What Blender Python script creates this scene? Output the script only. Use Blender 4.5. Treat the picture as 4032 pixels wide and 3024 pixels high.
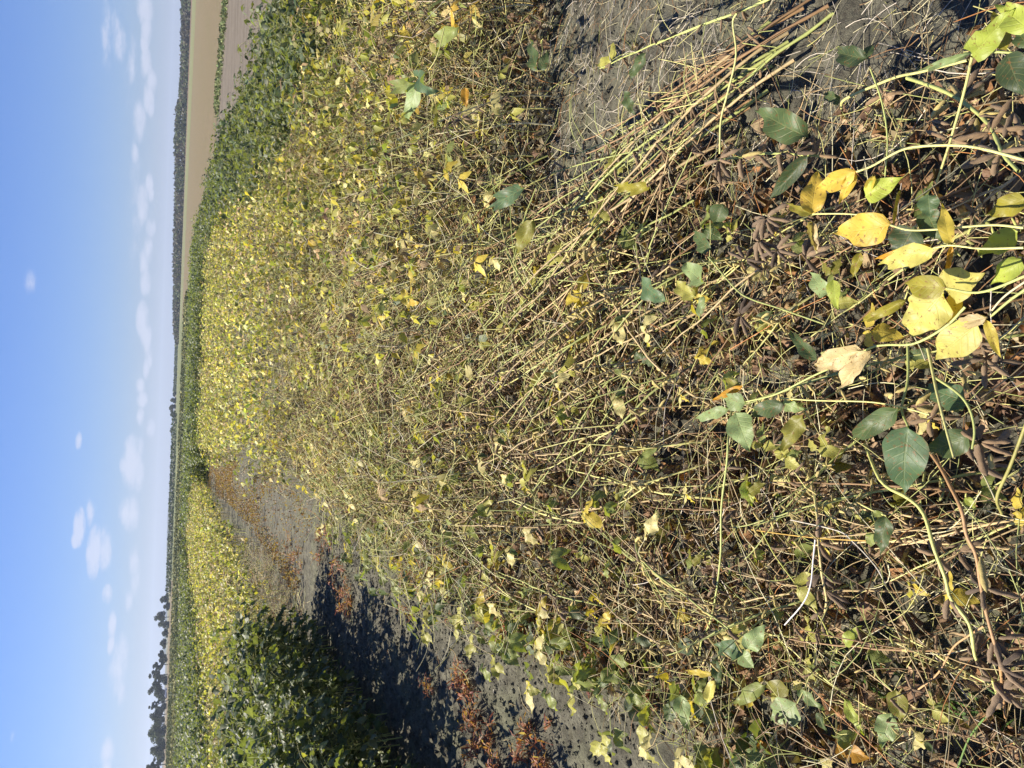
import bpy, math, random
import numpy as np
from mathutils import Matrix, Vector

for o in list(bpy.data.objects): bpy.data.objects.remove(o)
S = bpy.context.scene
COL = S.collection
PI = math.pi
R = math.radians
rng = np.random.default_rng(11)

# ------------------------------------------------------------------ camera
CAM_H, PITCH, ROLL, FPX = 1.5, R(24.6), R(2.0), 2900.0
cam_d = bpy.data.cameras.new('camera')
cam_d.sensor_fit = 'HORIZONTAL'; cam_d.sensor_width = 36.0
cam_d.lens = 36.0 * FPX / 4032.0
cam_d.clip_start = 0.02; cam_d.clip_end = 20000
cam = bpy.data.objects.new('camera', cam_d); COL.objects.link(cam)
# the phone was held upright and the picture stored on its side: image left is up
_r = np.array([math.cos(ROLL), 0, 0])
c_, s_ = math.cos(ROLL), math.sin(ROLL)
fwd = np.array([0, math.cos(PITCH), -math.sin(PITCH)])
upv = np.array([0, math.sin(PITCH), math.cos(PITCH)])
rgt = np.array([1.0, 0, 0])
XR = c_ * rgt + s_ * upv          # upright-picture right
YR = -s_ * rgt + c_ * upv         # upright-picture up
M = Matrix(((-YR[0], XR[0], -fwd[0], 0), (-YR[1], XR[1], -fwd[1], 0), (-YR[2], XR[2], -fwd[2], CAM_H), (0, 0, 0, 1)))
cam.matrix_world = M
S.camera = cam

def ray(dx, dy):
    u, v = 3024 - dy * 4032 / 2212, dx * 4032 / 2212
    d = fwd + (u - 1512) / FPX * XR - (v - 2016) / FPX * YR
    return d
def at(dx, dy, z=0.0):
    d = ray(dx, dy); t = (z - CAM_H) / d[2]
    return np.array([d[0] * t, d[1] * t, z])
def at_dist(dx, dy, D):
    d = ray(dx, dy); h = math.hypot(d[0], d[1])
    return np.array([d[0] / h * D, d[1] / h * D, CAM_H + d[2] / h * D])

# ------------------------------------------------------------------ light
SUN_AZ, SUN_EL = R(-64), R(51)
W = bpy.data.worlds.new('World'); S.world = W; W.use_nodes = True
nt = W.node_tree; N = nt.nodes; L = nt.links
for n in list(N): N.remove(n)
def nd(nodes, t, **k):
    n = nodes.new(t)
    for a, b in k.items(): setattr(n, a, b)
    return n
def math_(nt, op, a, b=None, c=None, clamp=False):
    n = nt.nodes.new('ShaderNodeMath'); n.operation = op; n.use_clamp = clamp
    for i, x in enumerate((a, b, c)):
        if x is None: continue
        if isinstance(x, (int, float)): n.inputs[i].default_value = x
        else: nt.links.new(x, n.inputs[i])
    return n.outputs[0]
def mixc(nt, f, a, b, mode='MIX'):
    n = nt.nodes.new('ShaderNodeMix'); n.data_type = 'RGBA'; n.blend_type = mode
    for i, x in ((0, f), (6, a), (7, b)):
        if isinstance(x, (int, float)): n.inputs[i].default_value = x
        elif isinstance(x, (tuple, list)): n.inputs[i].default_value = (*x[:3], 1)
        else: nt.links.new(x, n.inputs[i])
    return n.outputs[2]
sky = nd(N, 'ShaderNodeTexSky', sky_type='NISHITA', sun_disc=False, sun_elevation=SUN_EL, sun_rotation=SUN_AZ, altitude=100, air_density=1.0, dust_density=0.6, ozone_density=2.0)
tc = nd(N, 'ShaderNodeTexCoord')
sep = nd(N, 'ShaderNodeSeparateXYZ'); L.new(tc.outputs['Generated'], sep.inputs[0])
az = math_(nt, 'ARCTAN2', sep.outputs[0], sep.outputs[1])
el = math_(nt, 'ARCSINE', sep.outputs[2])
cmb = nd(N, 'ShaderNodeCombineXYZ'); L.new(az, cmb.inputs[0]); L.new(el, cmb.inputs[1])
ns = nd(N, 'ShaderNodeTexNoise'); ns.inputs['Scale'].default_value = 48; ns.inputs['Detail'].default_value = 7; ns.inputs['Roughness'].default_value = 0.62
mp = nd(N, 'ShaderNodeMapping'); mp.inputs['Scale'].default_value = (0.8, 2.2, 1); L.new(cmb.outputs[0], mp.inputs[0]); L.new(mp.outputs[0], ns.inputs['Vector'])
# clouds seen low in the sky: (picture x, y, half height, half width, strength)
CL = [(171,1140,10,34,1.25),(163,1165,7,16,1.1),(203,1192,12,46,1.25),(226,1186,13,44,.72),(212,1165,6,28,.6),(232,1284,9,20,.8),(270,1105,12,26,.9),(286,1112,15,44,.6),(284,998,16,52,1.1),(268,1004,8,18,.95),
 (300,1030,10,34,.7),(303,965,7,22,.6),(242,1352,7,26,1.1),(240,1392,6,20,1.0),(256,1440,18,70,.58),(262,1490,10,40,.5),(291,1232,12,52,.55),(278,1296,8,26,.6),(276,1128,7,20,.7),(232,1622,11,24,.8),(230,1662,8,20,.8),
 (27,1590,6,16,.42),(66,610,12,26,.48),(170,952,6,17,.85),(195,1108,8,30,.6),
 (312,14,14,34,.85),(305,2,9,16,.7),(316,70,9,26,.9),(312,95,7,18,.8),(316,138,10,26,.95),(327,178,10,24,.85),(321,208,9,28,1.1),(326,232,6,18,.8),(300,262,13,50,.62),(292,330,9,26,.5),(322,398,7,22,.8),(307,442,12,44,.75),(326,422,6,16,.6),(325,492,10,22,.7),(320,540,8,26,1.0),(311,566,9,30,.8),
 (314,610,10,26,.85),(308,690,11,34,1.15),(315,722,10,26,1.0),(317,745,7,30,.7),(322,775,6,22,.8),(316,795,6,22,.9),(303,834,9,16,.9),(307,862,10,16,.95),(303,900,7,18,.8),(326,925,9,22,.65),
 (230,70,10,95,.45),(262,95,13,36,.55),(250,60,20,70,.32),(285,150,16,90,.35),(295,440,22,180,.3)]
acc = None
for (cx, cy, hx, hy, st) in CL:
    d0 = ray(cx, cy); d0 = d0 / np.linalg.norm(d0)
    a0, e0 = math.atan2(d0[0], d0[1]), math.asin(d0[2])
    px = 4032 / 2212 / FPX * 0.9
    m = nd(N, 'ShaderNodeMapping'); m.vector_type = 'POINT'
    sx, sy = 1 / (hy * px * 1.5), 1 / (hx * px * 1.5)
    m.inputs['Location'].default_value = (-a0 * sx, -e0 * sy, 0); m.inputs['Scale'].default_value = (sx, sy, 1)
    L.new(cmb.outputs[0], m.inputs[0])
    ln = nd(N, 'ShaderNodeVectorMath', operation='LENGTH'); L.new(m.outputs[0], ln.inputs[0])
    q = math_(nt, 'MULTIPLY', math_(nt, 'SUBTRACT', 1.0, ln.outputs['Value'], clamp=True), st)
    acc = q if acc is None else math_(nt, 'MAXIMUM', acc, q)
w1 = math_(nt, 'MULTIPLY_ADD', ns.outputs['Fac'], 1.9, -0.72)
cm = math_(nt, 'MULTIPLY', acc, 1.0)
cm = math_(nt, 'MULTIPLY_ADD', w1, 0.95, cm)
cm = math_(nt, 'MULTIPLY', cm, math_(nt, 'MULTIPLY', acc, 3.2, clamp=True))
mr = nd(N, 'ShaderNodeMapRange', interpolation_type='SMOOTHSTEP'); mr.inputs[1].default_value = .12; mr.inputs[2].default_value = 1.0; mr.inputs[4].default_value = 0.62; L.new(cm, mr.inputs[0])
# photographed sky: pale blue, whiter towards the horizon
elf = math_(nt, 'MULTIPLY', el, 1 / R(90), clamp=True)
grade = nd(N, 'ShaderNodeValToRGB'); L.new(elf, grade.inputs[0])
cr = grade.color_ramp
cr.elements[0].position = 0; cr.elements[0].color = (.64, .78, 1.18, 1)
cr.elements[1].position = .29; cr.elements[1].color = (.45, .81, 1.56, 1)
_e = cr.elements.new(1.0); _e.color = (.40, .70, 1.25, 1)
skc = mixc(nt, 1.0, sky.outputs[0], grade.outputs[0], 'MULTIPLY')
cc = mixc(nt, mr.outputs[0], skc, (8.0, 8.1, 9.4))
bg = nd(N, 'ShaderNodeBackground'); bg.inputs['Strength'].default_value = 0.05
L.new(cc, bg.inputs[0])
wo = nd(N, 'ShaderNodeOutputWorld'); L.new(bg.outputs[0], wo.inputs[0])

sd = bpy.data.lights.new('sun', 'SUN'); sd.energy = 5.0; sd.angle = R(0.53); sd.color = (1.0, 0.91, 0.77)
sun = bpy.data.objects.new('sun', sd); COL.objects.link(sun)
SD = Vector((math.sin(SUN_AZ) * math.cos(SUN_EL), math.cos(SUN_AZ) * math.cos(SUN_EL), math.sin(SUN_EL)))
sun.rotation_euler = SD.to_track_quat('Z', 'Y').to_euler()
sun.location = (-8, 2, 12)
S.view_settings.view_transform = 'Standard'; S.view_settings.look = 'None'
S.view_settings.exposure = 1.04; S.view_settings.gamma = 1.0
S.view_settings.use_curve_mapping = False
S.cycles.max_bounces = 4; S.cycles.diffuse_bounces = 2; S.cycles.glossy_bounces = 2; S.cycles.transmission_bounces = 3; S.cycles.transparent_max_bounces = 4; S.cycles.volume_bounces = 0
S.cycles.use_denoising = True

# ------------------------------------------------------------------ materials
def attr(nt, name):
    n = nt.nodes.new('ShaderNodeAttribute'); n.attribute_name = name; return n
def newmat(name):
    m = bpy.data.materials.new(name); m.use_nodes = True
    b = m.node_tree.nodes['Principled BSDF']; return m, m.node_tree, b
def noise(nt, vec, scale, detail=3, rough=.55):
    n = nt.nodes.new('ShaderNodeTexNoise'); n.inputs['Scale'].default_value = scale
    n.inputs['Detail'].default_value = detail; n.inputs['Roughness'].default_value = rough
    if vec is not None: nt.links.new(vec, n.inputs['Vector'])
    return n.outputs['Fac']
def ramp01(nt, x, a, b):
    n = nt.nodes.new('ShaderNodeMapRange'); n.interpolation_type = 'SMOOTHSTEP'
    n.inputs[1].default_value = a; n.inputs[2].default_value = b; nt.links.new(x, n.inputs[0]); return n.outputs[0]
def bump(nt, h, b, strength=.3, dist=.002):
    n = nt.nodes.new('ShaderNodeBump'); n.inputs['Strength'].default_value = strength; n.inputs['Distance'].default_value = dist
    nt.links.new(h, n.inputs['Height']); nt.links.new(n.outputs[0], b.inputs['Normal'])
def objvec(nt):
    t = nt.nodes.new('ShaderNodeTexCoord'); oi = nt.nodes.new('ShaderNodeObjectInfo')
    a = nt.nodes.new('ShaderNodeVectorMath'); a.operation = 'ADD'
    nt.links.new(t.outputs['Object'], a.inputs[0])
    sc = nt.nodes.new('ShaderNodeVectorMath'); sc.operation = 'SCALE'; sc.inputs[0].default_value = (7.3, 3.1, 5.7)
    nt.links.new(oi.outputs['Random'], sc.inputs['Scale']); nt.links.new(sc.outputs[0], a.inputs[1])
    return a.outputs[0], oi

def leaf_material(name, rough, spot_lo, spot_hi, spotcol, trans):
    m, t, b = newmat(name)
    vec, oi = objvec(t)
    a = attr(t, 'Col'); uv = attr(t, 'luv')
    s = t.nodes.new('ShaderNodeSeparateXYZ'); t.links.new(uv.outputs['Vector'], s.inputs[0])
    n1 = noise(t, vec, 45, 3)
    k = math_(t, 'MULTIPLY_ADD', n1, .7, .65)
    k2 = math_(t, 'MULTIPLY_ADD', oi.outputs['Random'], .3, .85)
    k = math_(t, 'MULTIPLY', k, k2)
    cv = t.nodes.new('ShaderNodeVectorMath'); cv.operation = 'SCALE'; t.links.new(a.outputs['Color'], cv.inputs[0]); t.links.new(k, cv.inputs['Scale'])
    c = cv.outputs[0]
    # veins: midrib and laterals, a shade paler
    ax = math_(t, 'ABSOLUTE', s.outputs[0])
    mid = math_(t, 'SUBTRACT', 1, ramp01(t, ax, .02, .07))
    q = math_(t, 'SUBTRACT', math_(t, 'MULTIPLY', s.outputs[1], 7.5), math_(t, 'MULTIPLY', ax, 1.6))
    fr = math_(t, 'FRACT', q)
    d = math_(t, 'ABSOLUTE', math_(t, 'SUBTRACT', fr, .5))
    lat = math_(t, 'MULTIPLY', math_(t, 'SUBTRACT', 1, ramp01(t, d, .03, .11)), math_(t, 'SUBTRACT', 1, ramp01(t, ax, .6, 1.0)))
    vein = math_(t, 'MAXIMUM', mid, lat)
    pale = mixc(t, .4, c, (.62, .60, .22))
    c = mixc(t, math_(t, 'MULTIPLY', vein, .22), c, pale)
    sp = math_(t, 'MULTIPLY', ramp01(t, noise(t, vec, 130, 4, .7), spot_lo, spot_hi), .85)
    edge = math_(t, 'MULTIPLY', ramp01(t, math_(t, 'MULTIPLY_ADD', noise(t, vec, 60, 2), .9, ax), 1.38, 1.6), .6)
    sp = math_(t, 'MAXIMUM', sp, edge)
    c = mixc(t, sp, c, spotcol)
    ge = t.nodes.new('ShaderNodeNewGeometry')
    cback = mixc(t, .22, c, (.42, .44, .24))
    c = mixc(t, ge.outputs['Backfacing'], c, cback)
    t.links.new(c, b.inputs['Base Color'])
    b.inputs['Roughness'].default_value = rough; b.inputs['Specular IOR Level'].default_value = .34
    h = math_(t, 'MULTIPLY_ADD', vein, -.8, math_(t, 'MULTIPLY', noise(t, vec, 220, 2), .5))
    bump(t, h, b, .4, .0018)
    tr = t.nodes.new('ShaderNodeBsdfTranslucent')
    tcol = mixc(t, 1.0, c, (1.45, 1.5, .45), 'MULTIPLY'); t.links.new(tcol, tr.inputs[0])
    mx = t.nodes.new('ShaderNodeMixShader'); mx.inputs[0].default_value = trans
    t.links.new(b.outputs[0], mx.inputs[1]); t.links.new(tr.outputs[0], mx.inputs[2])
    t.links.new(mx.outputs[0], t.nodes['Material Output'].inputs[0])
    return m
M_LEAF = leaf_material('soy_leaf', .46, .58, .66, (.20, .10, .035), .36)
M_DRY = leaf_material('dry_leaf', .8, .45, .62, (.13, .07, .035), .12)
def pod_material():
    m, t, b = newmat('soy_pod'); vec, oi = objvec(t); a = attr(t, 'Col')
    k = math_(t, 'MULTIPLY', math_(t, 'MULTIPLY_ADD', noise(t, vec, 150, 4, .7), 1.1, .45), math_(t, 'MULTIPLY_ADD', oi.outputs['Random'], .6, .7))
    cv = t.nodes.new('ShaderNodeVectorMath'); cv.operation = 'SCALE'; t.links.new(a.outputs['Color'], cv.inputs[0]); t.links.new(k, cv.inputs['Scale'])
    t.links.new(cv.outputs[0], b.inputs['Base Color']); b.inputs['Roughness'].default_value = .8
    b.inputs['Sheen Weight'].default_value = .25; b.inputs['Sheen Tint'].default_value = (1, .8, .55, 1)
    bump(t, noise(t, vec, 900, 2), b, .6, .0015); return m
def stem_material():
    m, t, b = newmat('soy_stem'); vec, oi = objvec(t); a = attr(t, 'Col')
    k = math_(t, 'MULTIPLY', math_(t, 'MULTIPLY_ADD', noise(t, vec, 40, 4, .7), .9, .55), math_(t, 'MULTIPLY_ADD', oi.outputs['Random'], .4, .8))
    cv = t.nodes.new('ShaderNodeVectorMath'); cv.operation = 'SCALE'; t.links.new(a.outputs['Color'], cv.inputs[0]); t.links.new(k, cv.inputs['Scale'])
    c = mixc(t, math_(t, 'MULTIPLY', ramp01(t, noise(t, vec, 70, 4, .8), .56, .66), .6), cv.outputs[0], (.16, .10, .06))
    t.links.new(c, b.inputs['Base Color']); b.inputs['Roughness'].default_value = .55; b.inputs['Specular IOR Level'].default_value = .35
    bump(t, noise(t, vec, 500, 2), b, .3, .001); return m
M_POD = pod_material(); M_STEM = stem_material()
MATS = [M_LEAF, M_POD, M_STEM, M_DRY]

# ------------------------------------------------------------------ geometry kit
class G:
    __slots__ = ('v', 'f', 'c', 'u', 'm')
    def __init__(s, v, f, c, u, m): s.v, s.f, s.c, s.u, s.m = v, f, c, u, m
def paint(g, col): return G(g.v, g.f, np.tile(np.asarray(col, float), (len(g.v), 1)), g.u, g.m)
def xf(g, Rm, t, s=1.0): return G((g.v * s) @ Rm.T + t, g.f, g.c, g.u, g.m)
def join(gs):
    gs = [g for g in gs if g is not None and len(g.v)]
    off = np.cumsum([0] + [len(g.v) for g in gs])
    return G(np.concatenate([g.v for g in gs]), np.concatenate([g.f + o for g, o in zip(gs, off)]), np.concatenate([g.c for g in gs]),
             np.concatenate([g.u for g in gs]), np.concatenate([g.m for g in gs]))
def many(g, Rs, ts, tint=None):
    k, n = len(ts), len(g.v)
    v = np.einsum('nj,kij->kni', g.v, Rs) + ts[:, None, :]
    c = np.repeat(g.c[None], k, 0)
    if tint is not None: c = np.clip(c * tint[:, None, :], 0, .95)
    f = g.f[None] + (np.arange(k) * n)[:, None, None]
    return G(v.reshape(-1, 3), f.reshape(-1, 4), c.reshape(-1, 3), np.tile(g.u, (k, 1)), np.tile(g.m, k))
def mesh(name, g, mats=None):
    me = bpy.data.meshes.new(name); n, m = len(g.v), len(g.f)
    me.vertices.add(n); me.vertices.foreach_set('co', g.v.astype(np.float32).ravel())
    me.loops.add(m * 4); me.loops.foreach_set('vertex_index', g.f.astype(np.int32).ravel())
    me.polygons.add(m); me.polygons.foreach_set('loop_start', np.arange(0, m * 4, 4, dtype=np.int32))
    me.polygons.foreach_set('use_smooth', np.ones(m, bool))
    mats = mats or MATS
    used = np.unique(g.m); remap = np.zeros(len(mats), np.int32)
    for i, u in enumerate(used): me.materials.append(mats[u]); remap[u] = i
    me.polygons.foreach_set('material_index', remap[g.m])
    a = me.attributes.new('Col', 'FLOAT_COLOR', 'POINT'); a.data.foreach_set('color', np.hstack([g.c, np.ones((n, 1))]).astype(np.float32).ravel())
    a = me.attributes.new('luv', 'FLOAT_VECTOR', 'POINT'); a.data.foreach_set('vector', np.hstack([g.u, np.zeros((n, 1))]).astype(np.float32).ravel())
    me.update(calc_edges=True); return me
def link(name, me, parent=None, loc=None, rot=None, scale=1.0, **props):
    o = bpy.data.objects.new(name, me); COL.objects.link(o)
    if parent is not None: o.parent = parent
    if rot is not None:
        M4 = Matrix([[*(rot[i] * scale), loc[i]] for i in range(3)] + [[0, 0, 0, 1]]); o.matrix_local = M4
    elif loc is not None: o.location = loc; o.scale = (scale,) * 3
    for k, v in props.items(): o[k] = v
    return o
def empty(name, loc, rz=0, sc=1.0, **props):
    o = bpy.data.objects.new(name, None); COL.objects.link(o); o.location = loc; o.rotation_euler = (0, 0, rz); o.scale = (sc,) * 3
    o.empty_display_size = .05
    for k, v in props.items(): o[k] = v
    return o
def unit(v): v = np.asarray(v, float); return v / (np.linalg.norm(v) + 1e-12)
def frame(y, up):           # columns: x, y(dir), z(normal)
    y = unit(y); x = np.cross(y, up)
    if np.linalg.norm(x) < 1e-4: x = np.cross(y, [1, .1, 0])
    x = unit(x); z = np.cross(x, y); return np.stack([x, y, z], 1)
def tube(path, rad, sides, col, mi=2):
    P = np.asarray(path, float); n = len(P); rad = np.broadcast_to(rad, n)
    T = np.gradient(P, axis=0); T /= np.linalg.norm(T, axis=1)[:, None] + 1e-9
    up = np.array([.3, .2, .93]) if abs(T[0][2]) < .9 else np.array([1, .2, 0])
    x = np.cross(T, up); x /= np.linalg.norm(x, axis=1)[:, None] + 1e-9; z = np.cross(x, T)
    a = np.arange(sides) * 2 * PI / sides
    v = P[:, None] + rad[:, None, None] * (np.cos(a)[None, :, None] * x[:, None] + np.sin(a)[None, :, None] * z[:, None])
    i, j = np.meshgrid(np.arange(n - 1), np.arange(sides), indexing='ij'); j2 = (j + 1) % sides
    f = np.stack([i * sides + j, i * sides + j2, (i + 1) * sides + j2, (i + 1) * sides + j], -1).reshape(-1, 4)
    nv = n * sides; u = np.zeros((nv, 2)); u[:, 1] = np.repeat(np.linspace(0, 1, n), sides)
    return G(v.reshape(-1, 3), f, np.tile(np.asarray(col, float), (nv, 1)), u, np.full(len(f), mi))
def leaf_geo(Lh, Wd, fold, droop, wave, twist, nv, nu, seed, crumple=0.0, mi=0, narrow=False):
    r = np.random.default_rng(seed)
    t = np.linspace(0, 1, nv + 1); s = np.linspace(-1, 1, nu + 1)
    w = (t ** .55) * ((1 - t) ** 1.12); w /= w.max()
    if narrow: w = np.sin(PI * np.clip(t, .02, .99)) ** .8
    w = np.maximum(w, .015) * Wd / 2
    dr = droop if abs(droop) > 1e-3 else 1e-3
    yc = Lh * np.sin(dr * t) / dr; zc = -Lh * (1 - np.cos(dr * t)) / dr
    T, Sx = np.meshgrid(t, s, indexing='ij')
    X = Sx * w[:, None]; A = np.abs(Sx)
    ph = r.uniform(0, 6, 2)
    zz = np.abs(X) * math.tan(fold) * (1 - .3 * A) + wave * Lh * .12 * A * np.sin(T * PI * r.uniform(2.5, 5) + ph[0] + (Sx > 0) * ph[1])
    X = X * math.cos(fold)
    ang = twist * T
    Xr = X * np.cos(ang) - zz * np.sin(ang); Zr = X * np.sin(ang) + zz * np.cos(ang)
    V = np.stack([Xr, yc[:, None] + 0 * X + Zr * np.sin(dr * T), zc[:, None] + Zr * np.cos(dr * T)], -1).reshape(-1, 3)
    if crumple: V = V + r.normal(0, crumple * Lh, V.shape) * np.array([1, .5, 1])
    n1 = nu + 1; i, j = np.meshgrid(np.arange(nv), np.arange(nu), indexing='ij')
    f = np.stack([i * n1 + j, i * n1 + j + 1, (i + 1) * n1 + j + 1, (i + 1) * n1 + j], -1).reshape(-1, 4)
    u = np.stack([Sx, T], -1).reshape(-1, 2)
    return G(V, f, np.ones((len(V), 3)), u, np.full(len(f), mi))
def pod_geo(Lh, rad, bend, nb, rings, sides, seed):
    r = np.random.default_rng(seed); t = np.linspace(0, 1, rings)
    prof = np.clip(np.sin(PI * np.clip(t * .97 + .015, 0, 1)), 0, 1) ** .45 * (1 + .24 * np.cos(2 * PI * nb * (t - .5) + (PI if nb % 2 == 0 else 0))) * rad
    prof[0] = rad * .18; prof[-1] = rad * .1
    P = np.stack([np.zeros(rings), Lh * np.sin(bend * t) / bend, -Lh * (1 - np.cos(bend * t)) / bend], 1)
    g = tube(P, prof, sides, (1, 1, 1), 1)
    c = g.v.copy(); ctr = np.repeat(P, sides, 0); g.v = ctr + (c - ctr) * np.array([.68, 1, 1.0]); return g

LEAF_L, LEAF_W = .085, .052
NS = 7
def mk_leaf(lod, i, mi=0, crumple=0):
    r = np.random.default_rng(100 + i); nvnu = {0: (7, 4), 1: (3, 2), 2: (1, 2)}[lod]
    if lod == 2:
        g = leaf_geo(LEAF_L, LEAF_W, 0.25, .5, 0, 0, 2, 1, 5, mi=mi)
        return g
    return leaf_geo(LEAF_L * r.uniform(.85, 1.15), LEAF_W * r.uniform(.8, 1.15), r.uniform(-.35, .55), r.uniform(-.2, 1.1), r.uniform(.2, 1), r.uniform(-.5, .5), *nvnu, 300 + i, crumple, mi)
LEAF = {l: [mk_leaf(l, i) for i in range(NS)] for l in (0, 1, 2)}
def mk_pod(lod, i):
    r = np.random.default_rng(500 + i); rs = {0: (8, 6), 1: (4, 4), 2: (3, 3)}[lod]
    return pod_geo(r.uniform(.036, .050), r.uniform(.0053, .0066), r.uniform(.3, .95), int(r.integers(2, 4)), *rs, i)
POD = {l: [mk_pod(l, i) for i in range(NS)] for l in (0, 1, 2)}
PAL = {'green': (.082, .120, .044), 'deep': (.052, .078, .033), 'glaucous': (.15, .185, .105), 'light': (.23, .27, .075), 'lime': (.38, .365, .085),
       'yellow': (.56, .44, .07), 'pale': (.64, .56, .24), 'orange': (.52, .27, .03), 'olive': (.20, .19, .035), 'brown': (.26, .155, .075), 'tan': (.40, .29, .15),
       'pod_dark': (.070, .046, .028), 'pod_brown': (.18, .115, .058), 'pod_tan': (.42, .33, .11), 'pod_green': (.36, .37, .10), 'pod_grey': (.17, .115, .065),
       'stem_yellow': (.58, .55, .20), 'stem_green': (.38, .41, .13), 'stem_tan': (.48, .36, .18), 'stem_brown': (.28, .17, .08), 'stem_pale': (.66, .60, .36)}
def pick(r, d):
    k = list(d); p = np.array([d[x] for x in k], float); return k[r.choice(len(k), p=p / p.sum())]
def rotvec(axis, a):
    return np.array(Matrix.Rotation(a, 3, Vector(axis)))

# kinds of soybean plant: stem length, lean at foot and at tip, pods per node, leaves, colours
KIND = {
 'lodged':   dict(L=(.66, .98), lean=(38, 84), nn=14, pods=(1, 5), ppet=.6, ptri=.15, lv={'lime': 3, 'yellow': .7, 'pale': 1.5, 'green': 2.5, 'olive': .6, 'light': 3}, st={'stem_yellow': 3, 'stem_green': 1.6, 'stem_tan': 3, 'stem_brown': 1.6}, pd={'pod_brown': 4, 'pod_grey': 2.5, 'pod_tan': 2, 'pod_dark': 2, 'pod_green': .5}),
 'bundle':   dict(L=(.85, 1.1), lean=(62, 84), nn=14, pods=(0, 3), ppet=.5, ptri=.04, lv={'lime': 2, 'green': 1}, st={'stem_yellow': 1, 'stem_green': 4, 'stem_tan': 1, 'stem_brown': .6}, pd={'pod_brown': 4, 'pod_grey': 2}),
 'standing': dict(L=(.62, .85), lean=(5, 42), nn=12, pods=(1, 4), ppet=.9, ptri=.42, lv={'lime': 4, 'pale': 4, 'yellow': 1.6, 'light': 3.5, 'green': 1.2, 'olive': 1, 'tan': 1.0}, st={'stem_yellow': 5, 'stem_tan': 2, 'stem_pale': 2}, pd={'pod_brown': 3, 'pod_grey': 2, 'pod_tan': 3}),
 'golden':   dict(L=(.65, .88), lean=(4, 30), nn=13, pods=(0, 3), ppet=.9, ptri=.8, lv={'lime': 3.5, 'pale': 4, 'yellow': 2, 'light': 3, 'olive': 2.5, 'green': 1.2, 'tan': 1.5, 'deep': .6}, st={'stem_yellow': 5, 'stem_tan': 3}, pd={'pod_brown': 3, 'pod_tan': 3}),
 'green':    dict(L=(.85, 1.05), lean=(3, 20), nn=17, pods=(0, 1), ppet=1., ptri=2, lv={'green': 5, 'deep': 4, 'glaucous': 3, 'light': .8, 'lime': .15}, st={'stem_green': 4, 'stem_yellow': 1}, pd={'pod_green': 3}),
 'edge':     dict(L=(.32, .48), lean=(30, 70), nn=10, pods=(0, 2), ppet=1., ptri=.95, lv={'light': 5, 'lime': 4, 'green': 3, 'glaucous': 2, 'yellow': .8, 'pale': .8}, st={'stem_green': 4, 'stem_yellow': 2}, pd={'pod_brown': 3, 'pod_grey': 2}),
}
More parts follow.
